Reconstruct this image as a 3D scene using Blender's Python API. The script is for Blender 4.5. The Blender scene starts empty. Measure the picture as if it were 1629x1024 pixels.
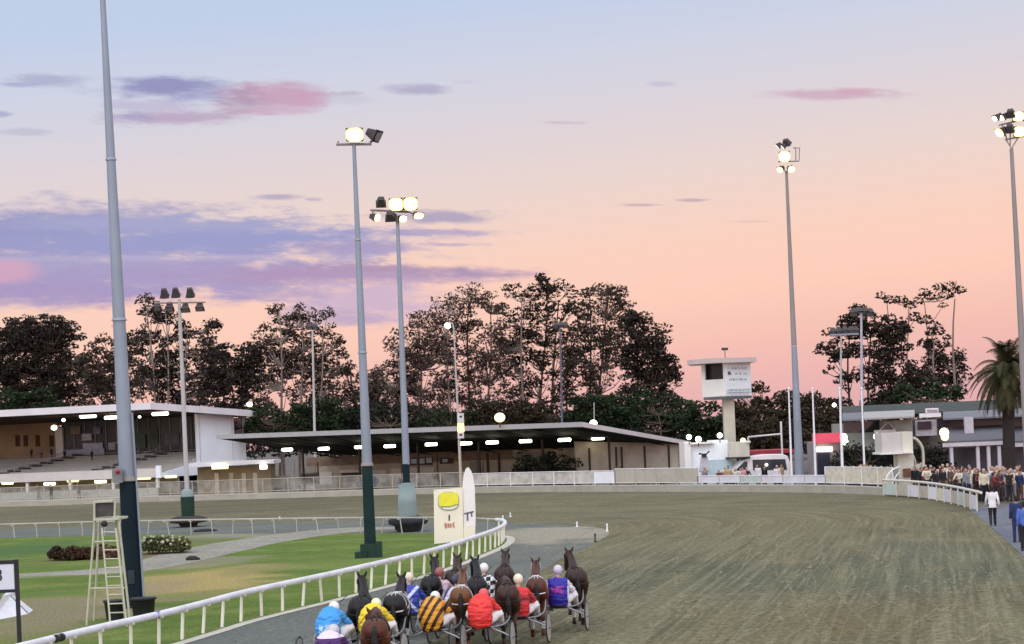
import bpy, bmesh, math, random
from mathutils import Vector, Matrix, noise
C=bpy.context; D_=bpy.data; R=math.radians; rnd=random.Random(7)
sc=C.scene
F=3300.0; PX=814.5; PY=690.0; TH=math.atan(0.042); CT=math.cos(TH); ST=math.sin(TH); H=4.85
# ---------- projection helpers: a pixel of the survey photo -> a point of the real place
def ray(px,py):
    u=(px-PX)/F; v=(PY-py)/F
    k=Vector((u*CT+v*ST,1.0,-u*ST+v*CT)); return k
def W(px,py,D): k=ray(px,py); return Vector((k.x*D,D,H+k.z*D))
def G(px,py,z=0.0):
    k=ray(px,py); D=(z-H)/k.z; return Vector((k.x*D,D,z))
def S(D): return F/D                      # pixels per metre
# ---------- materials
def lin(c): return tuple(((x/255.0+0.055)/1.055)**2.4 if x/255.0>0.04045 else x/255.0/12.92 for x in c)
MATS={}
def mat(name,col,rough=0.7,var=0.15,scale=3.0,metal=0.0,bump=0.0,emit=0.0,spec=0.3,ecol=None,alpha=None,stretch=(1,1,1),detail=5):
    if name in MATS: return MATS[name]
    m=D_.materials.new(name); m.use_nodes=True; nt=m.node_tree; N=nt.nodes; L=nt.links
    b=N['Principled BSDF']
    b.inputs['Roughness'].default_value=rough; b.inputs['Metallic'].default_value=metal
    b.inputs['Specular IOR Level'].default_value=spec
    tc=N.new('ShaderNodeTexCoord'); mp=N.new('ShaderNodeMapping'); mp.inputs['Scale'].default_value=stretch
    L.new(tc.outputs['Object'],mp.inputs['Vector'])
    n=N.new('ShaderNodeTexNoise'); n.inputs['Scale'].default_value=scale; n.inputs['Detail'].default_value=detail
    n.inputs['Roughness'].default_value=0.65
    L.new(mp.outputs[0],n.inputs['Vector'])
    r=N.new('ShaderNodeValToRGB'); r.color_ramp.elements[0].position=0.3; r.color_ramp.elements[1].position=0.7
    r.color_ramp.elements[0].color=tuple(max(0,x*(1-var)) for x in col)+(1,)
    r.color_ramp.elements[1].color=tuple(min(1,x*(1+var)) for x in col)+(1,)
    L.new(n.outputs['Fac'],r.inputs['Fac']); L.new(r.outputs[0],b.inputs['Base Color'])
    if bump:
        bp=N.new('ShaderNodeBump'); bp.inputs['Strength'].default_value=bump; bp.inputs['Distance'].default_value=0.03
        L.new(n.outputs['Fac'],bp.inputs['Height']); L.new(bp.outputs[0],b.inputs['Normal'])
    if emit:
        b.inputs['Emission Color'].default_value=(ecol or col)+(1,); b.inputs['Emission Strength'].default_value=emit
    if alpha is not None: b.inputs['Alpha'].default_value=alpha
    MATS[name]=m; return m
# ---------- mesh builder
class MB:
    def __init__(s): s.v=[]; s.f=[]; s.sm=[]; s.mi=[]; s.cur=0
    def add(s,vs,fs,smooth=False):
        o=len(s.v); s.v+= [Vector(x) for x in vs]
        for f in fs: s.f.append(tuple(i+o for i in f)); s.sm.append(smooth); s.mi.append(s.cur)
        return s
    def box(s,c,size,rz=0,M=None):
        x,y,z=[q/2 for q in size]; c=Vector(c); r=Matrix.Rotation(rz,3,'Z') if rz else None
        vs=[]
        for a in (-x,x):
            for b in (-y,y):
                for d in (-z,z):
                    p=Vector((a,b,d)); p=(r@p if r else p)+c; vs.append(M@p if M else p)
        return s.add(vs,[(0,1,3,2),(4,6,7,5),(0,4,5,1),(2,3,7,6),(0,2,6,4),(1,5,7,3)])
    def bbox(s,a,b):
        return s.box([(a[i]+b[i])/2 for i in range(3)],[abs(b[i]-a[i]) for i in range(3)])
    def tube(s,pts,rad,n=8,side=None,cap=True,smooth=True):
        pts=[Vector(p) for p in pts]; k=len(pts); rings=[]; prev=None
        for i,p in enumerate(pts):
            t=(pts[min(i+1,k-1)]-pts[max(i-1,0)])
            if t.length<1e-9: t=Vector((0,0,1))
            t.normalize()
            if side is not None: a=Vector(side)
            elif prev is not None: a=prev
            else: a=Vector((1,0,0)) if abs(t.x)<0.8 else Vector((0,1,0))
            a=a-t*a.dot(t)
            if a.length<1e-6: a=Vector((0,1,0))-t*t.y
            a.normalize(); b=t.cross(a); prev=a
            r=rad[i] if isinstance(rad,(list,tuple)) else rad
            ra,rb=(r if isinstance(r,(list,tuple)) else (r,r))
            rings.append([p+a*(ra*math.cos(2*math.pi*j/n))+b*(rb*math.sin(2*math.pi*j/n)) for j in range(n)])
        vs=[q for g in rings for q in g]; fs=[]
        for i in range(k-1):
            for j in range(n):
                fs.append((i*n+j,i*n+(j+1)%n,(i+1)*n+(j+1)%n,(i+1)*n+j))
        s.add(vs,fs,smooth)
        if cap: s.add(rings[0],[tuple(range(n-1,-1,-1))]); s.add(rings[-1],[tuple(range(n))])
        return s
    def ball(s,c,r,seg=12,rings=8):
        c=Vector(c); r=r if isinstance(r,(list,tuple)) else (r,r,r); vs=[]; fs=[]
        for i in range(rings+1):
            ph=math.pi*i/rings
            for j in range(seg):
                th=2*math.pi*j/seg
                vs.append(c+Vector((r[0]*math.sin(ph)*math.cos(th),r[1]*math.sin(ph)*math.sin(th),r[2]*math.cos(ph))))
        for i in range(rings):
            for j in range(seg):
                fs.append((i*seg+j,(i+1)*seg+j,(i+1)*seg+(j+1)%seg,i*seg+(j+1)%seg))
        return s.add(vs,fs,True)
    def lathe(s,c,prof,n=20):
        c=Vector(c); return s.tube([c+Vector((0,0,z)) for r,z in prof],[max(r,0.001) for r,z in prof],n=n,side=(1,0,0))
    def quad(s,a,b,c,d): return s.add([a,b,c,d],[(0,1,2,3)])
    def slab(s,poly,thick):           # poly: list of points (any plane), extruded by vector
        poly=[Vector(p) for p in poly]; t=Vector(thick); n=len(poly)
        s.add(poly+[p+t for p in poly],[tuple(range(n)),tuple(range(2*n-1,n-1,-1))]+[(i,(i+1)%n,n+(i+1)%n,n+i) for i in range(n)]); return s
    def prismy(s,poly,y0,y1):          # poly in (x,z)
        return s.slab([(x,y0,z) for x,z in poly],(0,y1-y0,0))
    def grid(s,fn,nu,nv,smooth=True):
        vs=[fn(i/nu,j/nv) for i in range(nu+1) for j in range(nv+1)]; w=nv+1
        return s.add(vs,[(i*w+j,(i+1)*w+j,(i+1)*w+j+1,i*w+j+1) for i in range(nu) for j in range(nv)],smooth)
    def mesh(s,name,inv=None):
        me=D_.meshes.new(name); vs=[(inv@v) if inv else v for v in s.v]
        me.from_pydata([tuple(v) for v in vs],[],s.f)
        me.polygons.foreach_set('use_smooth',s.sm); me.polygons.foreach_set('material_index',s.mi)
        me.update(); return me
def wmat(o):
    m=o.matrix_basis.copy()
    while o.parent: o=o.parent; m=o.matrix_basis@m
    return m
def link(o): C.collection.objects.link(o); return o
def build(name,mb,m,parent=None,world=False,vox=None,smooth=2,bevel=0,weld=False):
    """one mesh object; world=True: vertices are given in world space"""
    inv=wmat(parent).inverted() if (world and parent) else None
    me=mb.mesh(name,inv)
    if vox:
        me2=remesh(me,vox,smooth); D_.meshes.remove(me); me=me2
    elif not weld:
        bm=bmesh.new(); bm.from_mesh(me); bmesh.ops.recalc_face_normals(bm,faces=bm.faces); bm.to_mesh(me); bm.free()
    me.name=name
    for q in (m if isinstance(m,(list,tuple)) else [m]): me.materials.append(q)
    o=link(D_.objects.new(name,me))
    if parent: o.parent=parent
    if bevel:
        b=o.modifiers.new('b','BEVEL'); b.width=bevel; b.segments=2; b.limit_method='ANGLE'
    return o
def remesh(me,vox,smooth=2):
    o=link(D_.objects.new('tmp',me))
    r=o.modifiers.new('r','REMESH'); r.mode='VOXEL'; r.voxel_size=vox; r.use_smooth_shade=True
    if smooth:
        k=o.modifiers.new('s','SMOOTH'); k.factor=0.5; k.iterations=smooth
    dg=C.evaluated_depsgraph_get(); ev=o.evaluated_get(dg)
    m2=D_.meshes.new_from_object(ev); D_.objects.remove(o)
    m2.polygons.foreach_set('use_smooth',[True]*len(m2.polygons)); return m2
def tag(o,label,cat,group=None,kind=None):
    o['label']=label; o['category']=cat
    if group: o['group']=group
    if kind: o['kind']=kind
    return o
def thing(name,label,cat,loc=(0,0,0),rz=0.0,group=None):
    o=link(D_.objects.new(name,None)); o.empty_display_size=0.3; o.location=loc; o.rotation_euler=(0,0,rz)
    return tag(o,label,cat,group)
def struct(name,mb,m): o=build(name,mb,m); o['kind']='structure'; return o
def kids(o): return [c for c in D_.objects if c.parent==o]
def dup(o,parent=None):
    c=o.copy(); link(c); 
    if parent: c.parent=parent
    for ch in kids(o): dup(ch,c)
    return c
def cat_pts(pts,sub=6,closed=False):
    pts=[Vector(p) for p in pts]; out=[]; n=len(pts)
    for i in range(n if closed else n-1):
        if closed: p0,p1,p2,p3=pts[i-1],pts[i],pts[(i+1)%n],pts[(i+2)%n]
        else: p0,p1,p2,p3=pts[max(i-1,0)],pts[i],pts[i+1],pts[min(i+2,n-1)]
        for k in range(sub):
            t=k/sub
            out.append(0.5*((2*p1)+(p2-p0)*t+(2*p0-5*p1+4*p2-p3)*t*t+(3*p1-p0-3*p2+p3)*t**3))
    if not closed: out.append(pts[-1])
    return out
def resample(pts,step):
    out=[pts[0].copy()]; acc=0.0
    for a,b in zip(pts,pts[1:]):
        d=(b-a).length; 
        while acc+d>=step:
            a=a.lerp(b,(step-acc)/d); d=(b-a).length; acc=0.0; out.append(a.copy())
        acc+=d
    return out
def text(name,body,size,loc,m,parent,rx=math.pi/2,rz=0,ext=0.006,align='CENTER',sx=1.0):
    cu=D_.curves.new(name,'FONT'); cu.body=body; cu.size=size; cu.extrude=ext; cu.align_x=align; cu.align_y='CENTER'
    o=link(D_.objects.new('tmp',cu)); dg=C.evaluated_depsgraph_get()
    me=D_.meshes.new_from_object(o.evaluated_get(dg)); D_.objects.remove(o)
    M=Matrix.Translation(loc)@Matrix.Rotation(rz,4,'Z')@Matrix.Rotation(rx,4,'X')@Matrix.Diagonal((sx,1,1,1))
    me.transform(M); me.materials.clear(); me.materials.append(m)
    o=link(D_.objects.new(name,me)); o.parent=parent; return o
# ---------- camera
cd=D_.cameras.new('camera'); cam=link(D_.objects.new('camera',cd)); sc.camera=cam
cd.sensor_width=36; cd.lens=F/1629*36; cd.clip_end=3000; cd.clip_start=0.5
cd.shift_y=(PY-512)/1629.0
cam.matrix_world=Matrix(((CT,ST,0,0),(0,0,-1,0),(-ST,CT,0,H),(0,0,0,1)))
sc.render.resolution_x=1024; sc.render.resolution_y=644
sc.view_settings.view_transform='Standard'; sc.view_settings.look='None'
sc.view_settings.exposure=0.0; sc.view_settings.gamma=1.0
# ---------- world: dusk sky
w=D_.worlds.new('World'); sc.world=w; w.use_nodes=True; nt=w.node_tree; N=nt.nodes; L=nt.links; N.clear()
def mth(op,a,b=None,c=None,nt=None,clamp=False):
    t=nt or w.node_tree; n=t.nodes.new('ShaderNodeMath'); n.operation=op; n.use_clamp=clamp
    for i,x in enumerate((a,b,c)):
        if x is None: continue
        if isinstance(x,(int,float)): n.inputs[i].default_value=x
        else: t.links.new(x,n.inputs[i])
    return n.outputs[0]
tc=N.new('ShaderNodeTexCoord'); sp=N.new('ShaderNodeSeparateXYZ'); L.new(tc.outputs['Generated'],sp.inputs[0])
x,y,z=sp.outputs
hl=mth('SQRT',mth('ADD',mth('MULTIPLY',x,x),mth('MULTIPLY',y,y)))
hl=mth('MAXIMUM',hl,0.02)
yc=mth('MAXIMUM',y,0.05)
a_=mth('DIVIDE',x,yc); e_=mth('DIVIDE',z,yc)
U=mth('MULTIPLY',mth('SUBTRACT',mth('MULTIPLY',a_,CT),mth('MULTIPLY',e_,ST)),F)   # right of the view axis
V=mth('MULTIPLY',mth('ADD',mth('MULTIPLY',a_,ST),mth('MULTIPLY',e_,CT)),F)        # above the horizon
el=mth('MULTIPLY',mth('DIVIDE',z,hl),F)
az=mth('MULTIPLY',mth('DIVIDE',x,hl),F)
t=mth('SUBTRACT',el,mth('MULTIPLY',az,0.065))
t=mth('DIVIDE',t,1600.0,clamp=True)
rp=N.new('ShaderNodeValToRGB'); cr=rp.color_ramp
stops=[(0,(228,176,178)),(60,(240,186,179)),(125,(247,196,181)),(190,(254,206,187)),(260,(252,209,190)),(310,(246,211,197)),(390,(235,214,208)),
 (480,(223,212,217)),(580,(210,212,227)),(700,(193,207,234)),(1000,(198,205,222)),(1600,(200,204,216))]
cr.elements[0].position=0.0; cr.elements[0].color=lin(stops[0][1])+(1,); cr.elements[1].position=1.0; cr.elements[1].color=lin(stops[-1][1])+(1,)
for p,c in stops[1:-1]:
    e=cr.elements.new(p/1600.0); e.color=lin(c)+(1,)
w.cycles.sampling_method='MANUAL'; w.cycles.sample_map_resolution=256
L.new(t,rp.inputs[0]); col=rp.outputs[0]
# noise used to fray the cloud edges
cx=N.new('ShaderNodeCombineXYZ'); L.new(mth('DIVIDE',U,95.0),cx.inputs[0]); L.new(mth('DIVIDE',V,22.0),cx.inputs[1])
nz=N.new('ShaderNodeTexNoise'); nz.inputs['Scale'].default_value=1.0; nz.inputs['Detail'].default_value=6; nz.inputs['Roughness'].default_value=0.6
L.new(cx.outputs[0],nz.inputs['Vector']); cx2=N.new('ShaderNodeCombineXYZ'); L.new(mth('DIVIDE',mth('ADD',U,mth('MULTIPLY',V,0.9)),30.0),cx2.inputs[0]); L.new(mth('DIVIDE',V,7.5),cx2.inputs[1])
nz2=N.new('ShaderNodeTexNoise'); nz2.inputs['Scale'].default_value=1.0; nz2.inputs['Detail'].default_value=4; nz2.inputs['Roughness'].default_value=0.65; L.new(cx2.outputs[0],nz2.inputs['Vector'])
nf=mth('ADD',mth('MULTIPLY',mth('SUBTRACT',nz.outputs['Fac'],0.5),2.0),mth('MULTIPLY',mth('SUBTRACT',nz2.outputs['Fac'],0.5),0.9))
A=(156,156,198); B=(172,158,198); K=(204,162,188); K2=(208,176,196); M_=(176,150,178)
clouds=[(60,368,340,42,A,.95),(330,382,300,30,(158,160,204),.95),(560,394,130,11,B,.8),(240,356,220,12,(168,168,206),.9),(130,425,420,34,(160,158,202),.8),(60,462,290,26,(164,150,196),.85),
 (300,440,260,26,B,.85),(560,437,240,15,(178,152,188),.9),(640,428,110,7,M_,.7),(15,432,46,18,(212,168,192),.85),(585,478,120,36,(206,180,204),.85),
 (430,468,90,11,B,.6),(520,505,90,14,B,.45),(120,412,300,4,(190,180,210),.4),(350,408,200,3,(196,184,212),.4),
 (700,345,95,10,(170,160,190),.8),(690,370,85,6,B,.7),(715,389,55,3,B,.6),(800,437,60,3,M_,.5),
 (440,313,34,5,(180,170,195),.8),(500,317,14,3,B,.5),(660,143,50,8,(178,172,200),.8),(78,127,62,10,(168,170,200),.7),(30,134,30,5,A,.5),(40,209,42,6,(180,182,208),.5),(2,182,18,5,A,.6),
 (265,138,92,15,(150,150,192),.95),(330,152,60,10,A,.6),(235,168,70,10,B,.4),(280,188,115,11,(184,160,190),.75),(215,186,30,7,A,.5),
 (435,152,78,21,(200,166,190),.95),(385,160,40,20,M_,.7),(500,158,24,10,K,.7),(440,175,60,8,K2,.6),(560,158,45,8,(200,198,215),.6),(555,148,25,4,M_,.4),
 (1320,150,85,8,(206,174,194),.8),(1360,144,35,5,(206,160,180),.6),(1050,133,20,4,(190,182,208),.5),(895,195,30,3,(200,180,196),.5),(1020,326,30,2.5,(196,170,180),.7),(1105,318,24,2.5,(190,165,180),.7),(1200,352,30,2,(205,178,186),.3),(740,130,22,3,(205,200,220),.5)]
for (px,py,rx,ry,c,al) in clouds:
    dx=mth('DIVIDE',mth('SUBTRACT',U,px-PX),float(rx)); dy=mth('DIVIDE',mth('SUBTRACT',V,PY-py),float(ry))
    d=mth('SQRT',mth('ADD',mth('MULTIPLY',dx,dx),mth('MULTIPLY',dy,dy)))
    d=mth('ADD',d,nf)
    mr=N.new('ShaderNodeMapRange'); mr.interpolation_type='SMOOTHSTEP'; L.new(d,mr.inputs[0])
    mr.inputs[1].default_value=1.5; mr.inputs[2].default_value=0.35; mr.inputs[3].default_value=0; mr.inputs[4].default_value=min(1,al*1.08)
    mx=N.new('ShaderNodeMix'); mx.data_type='RGBA'; L.new(mr.outputs[0],mx.inputs[0]); L.new(col,mx.inputs[6]); mx.inputs[7].default_value=lin(c)+(1,)
    col=mx.outputs[2]
bg=N.new('ShaderNodeBackground'); L.new(col,bg.inputs[0]); bg.inputs[1].default_value=1.0
wo=N.new('ShaderNodeOutputWorld')
# the high dome behind and above the viewer is brighter and bluer than the view in front
mr=N.new('ShaderNodeMapRange'); L.new(mth('SUBTRACT',mth('MULTIPLY',z,0.6),mth('MULTIPLY',y,0.8)),mr.inputs[0])
mr.inputs[1].default_value=-0.55; mr.inputs[2].default_value=0.9; mr.inputs[3].default_value=1.0; mr.inputs[4].default_value=SKYB if 'SKYB' in globals() else 2.8
L.new(mr.outputs[0],bg.inputs[1]); L.new(bg.outputs[0],wo.inputs[0])
sd=D_.lights.new('sun','SUN'); sd.energy=0.55; sd.angle=R(25); sd.color=(1,0.93,0.86)
so=link(D_.objects.new('sun',sd)); so.rotation_euler=Vector((0.35,0.75,-0.62)).to_track_quat('-Z','Y').to_euler()
# =====================================================  GROUND
def patch_mat(name,base,base2,patches,stripe=None,nscale=0.5,rough=0.95,bump=0.25,fine=9.0,stretch=(1,1,1),extra=None,stadium=None):
    m=D_.materials.new(name); m.use_nodes=True; nt=m.node_tree; N=nt.nodes; L=nt.links; b=N['Principled BSDF']
    b.inputs['Roughness'].default_value=rough; b.inputs['Specular IOR Level'].default_value=0.1
    tc=N.new('ShaderNodeTexCoord'); mp=N.new('ShaderNodeMapping'); mp.inputs['Scale'].default_value=stretch
    L.new(tc.outputs['Object'],mp.inputs[0])
    n1=N.new('ShaderNodeTexNoise'); n1.inputs['Scale'].default_value=nscale; n1.inputs['Detail'].default_value=8; n1.inputs['Roughness'].default_value=0.7; L.new(mp.outputs[0],n1.inputs['Vector'])
    r=N.new('ShaderNodeValToRGB'); r.color_ramp.elements[0].position=0.36; r.color_ramp.elements[1].position=0.64
    r.color_ramp.elements[0].color=base+(1,); r.color_ramp.elements[1].color=base2+(1,); L.new(n1.outputs['Fac'],r.inputs[0]); col=r.outputs[0]
    sp=N.new('ShaderNodeSeparateXYZ'); L.new(tc.outputs['Object'],sp.inputs[0]); X,Y,_=sp.outputs
    n3=N.new('ShaderNodeTexNoise'); n3.inputs['Scale'].default_value=0.35; n3.inputs['Detail'].default_value=6; L.new(tc.outputs['Object'],n3.inputs['Vector'])
    nf=mth('MULTIPLY',mth('SUBTRACT',n3.outputs['Fac'],0.5,nt=nt),2.4,nt=nt)
    if stripe:
        per,ang,c2,al=stripe
        ph=mth('ADD',mth('MULTIPLY',X,math.sin(ang),nt=nt),mth('MULTIPLY',Y,math.cos(ang),nt=nt),nt=nt)
        s=mth('SINE',mth('ADD',mth('MULTIPLY',ph,2*math.pi/per,nt=nt),mth('MULTIPLY',nf,0.5,nt=nt),nt=nt),nt=nt)
        s=mth('MULTIPLY',mth('ADD',mth('MULTIPLY',s,0.9,nt=nt),0.5,nt=nt,clamp=True),al,nt=nt)
        mx=N.new('ShaderNodeMix'); mx.data_type='RGBA'; L.new(s,mx.inputs[0]); L.new(col,mx.inputs[6]); mx.inputs[7].default_value=c2+(1,); col=mx.outputs[2]
    for (px,py,rx,ry,c,al) in patches:
        g=G(px,py); D=g.y; wx=rx*D/F; wy=ry*D*D/(F*H)
        dx=mth('DIVIDE',mth('SUBTRACT',X,g.x,nt=nt),wx,nt=nt); dy=mth('DIVIDE',mth('SUBTRACT',Y,g.y,nt=nt),wy,nt=nt)
        d=mth('SQRT',mth('ADD',mth('MULTIPLY',dx,dx,nt=nt),mth('MULTIPLY',dy,dy,nt=nt),nt=nt),nt=nt); d=mth('ADD',d,nf,nt=nt)
        mr=N.new('ShaderNodeMapRange'); mr.interpolation_type='SMOOTHSTEP'; L.new(d,mr.inputs[0])
        mr.inputs[1].default_value=1.4; mr.inputs[2].default_value=0.6; mr.inputs[3].default_value=0; mr.inputs[4].default_value=al
        mx=N.new('ShaderNodeMix'); mx.data_type='RGBA'; L.new(mr.outputs[0],mx.inputs[0]); L.new(col,mx.inputs[6]); mx.inputs[7].default_value=c+(1,); col=mx.outputs[2]
    if stadium:
        cx_,cy_,ux,uy=stadium
        rx=mth('SUBTRACT',X,cx_,nt=nt); ry=mth('SUBTRACT',Y,cy_,nt=nt); t0=mth('ADD',mth('MULTIPLY',rx,ux,nt=nt),mth('MULTIPLY',ry,uy,nt=nt),nt=nt); t=mth('MAXIMUM',t0,0.0,nt=nt)
        ex_=mth('SUBTRACT',rx,mth('MULTIPLY',t,ux,nt=nt),nt=nt); ey_=mth('SUBTRACT',ry,mth('MULTIPLY',t,uy,nt=nt),nt=nt)
        d=mth('SQRT',mth('ADD',mth('MULTIPLY',ex_,ex_,nt=nt),mth('MULTIPLY',ey_,ey_,nt=nt),nt=nt),nt=nt)
        for (fd,fs,amt,c2) in ((0.45,0.03,0.75,(0.150,0.142,0.080)),(1.7,0.05,0.38,(0.055,0.054,0.034)),(3.2,0.05,0.6,(0.205,0.190,0.115)),(7.0,0.10,0.45,(0.23,0.21,0.13))):
            cc=N.new('ShaderNodeCombineXYZ'); L.new(mth('MULTIPLY',d,fd,nt=nt),cc.inputs[0]); L.new(mth('MULTIPLY',t0,fs,nt=nt),cc.inputs[1])
            nn_=N.new('ShaderNodeTexNoise'); nn_.inputs['Scale'].default_value=1.0; nn_.inputs['Detail'].default_value=3; nn_.inputs['Distortion'].default_value=0.4; L.new(cc.outputs[0],nn_.inputs['Vector'])
            k_=mth('MULTIPLY',mth('MULTIPLY',mth('SUBTRACT',nn_.outputs['Fac'],0.5,nt=nt),5.0,nt=nt,clamp=True),amt,nt=nt)
            mx=N.new('ShaderNodeMix'); mx.data_type='RGBA'; L.new(k_,mx.inputs[0]); L.new(col,mx.inputs[6]); mx.inputs[7].default_value=c2+(1,); col=mx.outputs[2]
    n2=N.new('ShaderNodeTexNoise'); n2.inputs['Scale'].default_value=fine; n2.inputs['Detail'].default_value=4; n2.inputs['Roughness'].default_value=0.8; L.new(mp.outputs[0],n2.inputs['Vector'])
    hs=N.new('ShaderNodeMix'); hs.data_type='RGBA'; hs.blend_type='OVERLAY'; hs.inputs[0].default_value=0.75
    L.new(col,hs.inputs[6]); bw=N.new('ShaderNodeCombineColor')
    k=mth('ADD',mth('MULTIPLY',mth('SUBTRACT',n2.outputs['Fac'],0.5,nt=nt),1.7,nt=nt),0.5,nt=nt,clamp=True)
    for i in range(3): L.new(k,bw.inputs[i])
    L.new(bw.outputs[0],hs.inputs[7]); L.new(hs.outputs[2],b.inputs['Base Color'])
    bp=N.new('ShaderNodeBump'); bp.inputs['Strength'].default_value=bump; bp.inputs['Distance'].default_value=0.08
    L.new(n2.outputs['Fac'],bp.inputs['Height']); L.new(bp.outputs[0],b.inputs['Normal'])
    return m
def flat(name,pts,z,m,kind='structure'):
    pts=[Vector((p.x,p.y,z)) for p in pts]; me=D_.meshes.new(name); bm=bmesh.new()
    vs=[bm.verts.new(p) for p in pts]; f=bm.faces.new(vs); f.normal_update()
    if f.normal.z<0: f.normal_flip()
    bmesh.ops.triangulate(bm,faces=[f]); bm.to_mesh(me); bm.free(); me.materials.append(m)
    o=link(D_.objects.new(name,me)); o['kind']=kind; return o
# rail centreline in plan (traced from its top, 0.8 m up)
RAIL_PX=[(-160,1075),(60,1021),(160,997),(255,976),(330,957),(400,939),(540,909),(640,886),(700,871),(760,852),(790,841),(802,834),(803,829),(795,826.5),(770,825),(740,824),(650,823),(500,824),(400,825.5),(320,826.5),(150,830),(0,834),(-160,838)]
RAIL=[G(x,y,0.8) for x,y in RAIL_PX]; RAILC=cat_pts([Vector((p.x,p.y,0)) for p in RAIL],8)
FENCE_PX=[(-160,810),(0,806),(100,803),(200,799),(310,796),(420,793),(520,790),(640,786.5),(820,783),(960,782),(1100,782),(1200,782.5),(1320,784),(1412,788),(1500,795),(1530,801),(1548,807)]
FENCE=cat_pts([G(x,y) for x,y in FENCE_PX],8)
# big ground sheet
gm=patch_mat('forecourt_ground',(0.10,0.09,0.075),(0.15,0.135,0.115),[],nscale=0.08,fine=2.0)
mb=MB(); mb.quad((-900,-300,-0.05),(900,-300,-0.05),(900,1800,-0.05),(-900,1800,-0.05)); struct('ground',mb,gm)
# track
ol=(0.098,0.088,0.052); ol2=(0.172,0.152,0.090)
tm=patch_mat('track_surface',ol,ol2,[(1010,875,110,35,(0.141,0.133,0.079),.6),(1200,995,330,34,(0.148,0.121,0.061),.6),(1250,830,300,16,(0.148,0.129,0.068),.7),(1330,915,260,30,(0.085,0.094,0.061),.7),(1100,900,60,20,(0.074,0.078,0.050),.6),(1420,960,120,20,(0.118,0.101,0.058),.6),(1180,860,200,10,(0.148,0.133,0.076),.6),(1500,840,60,12,(0.133,0.121,0.068),.6),
   (1000,925,80,24,(0.074,0.078,0.054),.6),(780,1000,260,26,(0.085,0.086,0.054),.6),(400,803,500,10,(0.085,0.076,0.048),.7),(1500,880,90,30,(0.104,0.109,0.076),.6)],nscale=0.22,fine=5.0,bump=0.6,stretch=(1,0.7,1),stadium=(-15,105,-0.2,-0.98))
edge=[Vector((p.x,p.y,0)) for p in FENCE]
rt=[G(x,y) for x,y in [(1562,822),(1590,848),(1629,884),(1720,975),(1900,1200)]]
tp=edge+rt+[Vector((14,20,0)),Vector((-14,20,0)),Vector((-60,20,0)),Vector((-90,190,0))]
flat('track',tp,-0.012,tm)
# light crusher-dust lane along the rail
lm=patch_mat('lane_dust',(0.105,0.116,0.104),(0.155,0.16,0.138),[(880,850,130,12,(0.31,0.28,0.205),.8),(420,1000,140,40,(0.115,0.128,0.115),.6)],nscale=0.25,fine=6.0,bump=0.3)
lane=[p.copy() for p in RAILC if True]
i0=0
k=max(range(len(RAILC)),key=lambda i:RAILC[i].x)
front=RAILC[:k+1]; back=[p for p in RAILC[k:] ]
outer=[G(x,y) for x,y in [(600,1100),(640,1062),(700,1012),(780,960),(851,914),(900,885),(927,872),(958,857),(968,849),(966,843),(950,839),(920,836),(880,834),(840,833),(800,831.5)]]
back2=[G(x,y) for x,y in [(760,829),(650,828),(500,829),(330,832),(150,837),(0,842),(-160,846)]]
flat('lane',cat_pts(outer,5)+back2+list(reversed(back))+list(reversed(front)),-0.006,lm)
# infield: grass bounded by the rail
gr=(0.095,0.150,0.027); gr2=(0.190,0.235,0.062)
dirt=(0.30,0.24,0.14); dirt2=(0.25,0.215,0.125)
gmx=patch_mat('infield_grass',gr,gr2,[(310,925,120,24,(0.42,0.32,0.13),.85),(420,905,60,8,(0.24,0.22,0.09),.6),(90,968,170,22,dirt2,.9),(230,940,60,20,dirt,.7),(20,1000,110,18,dirt2,.8),
   (470,845,190,6,(0.27,0.26,0.19),.9),(150,838,260,5,(0.28,0.22,0.15),.9),(300,895,110,8,(0.25,0.23,0.15),.8),(200,883,120,7,(0.20,0.155,0.09),.8),(60,915,120,3,(0.30,0.32,0.19),.7),(30,875,90,10,(0.075,0.14,0.05),.8),(300,862,60,6,(0.17,0.18,0.09),.6),
   (560,895,90,9,(0.19,0.25,0.07),.5),(330,945,120,6,(0.17,0.20,0.06),.6),(60,1015,120,10,(0.19,0.19,0.07),.6)],stripe=(6.5,0.25,(0.085,0.155,0.025),.45),nscale=0.7,fine=9.0,bump=1.0)
flat('infield_lawn',[p for p in RAILC],-0.001,gmx)
pm=patch_mat('path_concrete',(0.22,0.21,0.17),(0.30,0.285,0.235),[],nscale=0.5,fine=5.0)
pp=[(640,838),(560,839),(480,845),(400,855),(330,866),(280,876),(240,886),(205,897),(150,905),(60,911),(0,914),(-100,917),(-100,921),(0,918),(80,916),(150,914),(215,910),(270,902),(330,889),(400,873),(440,864),(520,851),(600,843.5),(640,842)]
flat('path',cat_pts([G(x,y) for x,y in pp],4),0.005,pm)
# pale concrete strip under the inside rail
sm_=mat('strip_concrete',(0.50,0.47,0.38),0.9,0.2,2.0,bump=0.3)
mb=MB(); pts=RAILC[:k+16]
def offset(pts,d):
    out=[]
    for i,p in enumerate(pts):
        t=(pts[min(i+1,len(pts)-1)]-pts[max(i-1,0)]).normalized(); out.append(p+Vector((t.y,-t.x,0))*d)
    return out
a=offset(pts,0.05); b=offset(pts,0.42)
for i in range(len(pts)-1):
    mb.quad(*[Vector((q.x,q.y,0.006)) for q in (a[i],b[i],b[i+1],a[i+1])])
struct('rail_footing',mb,sm_)
# right-hand bluestone path
bm_=patch_mat('bluestone_path',(0.12,0.125,0.145),(0.175,0.18,0.20),[(1570,850,60,14,(0.10,0.10,0.13),.5)],nscale=0.4,fine=5.0)
flat('pavement',cat_pts([G(x,y) for x,y in [(1545,807),(1546,813),(1560,824),(1590,850),(1629,886),(1720,978),(1860,978),(1860,800)]],3),0.0,bm_)
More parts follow.
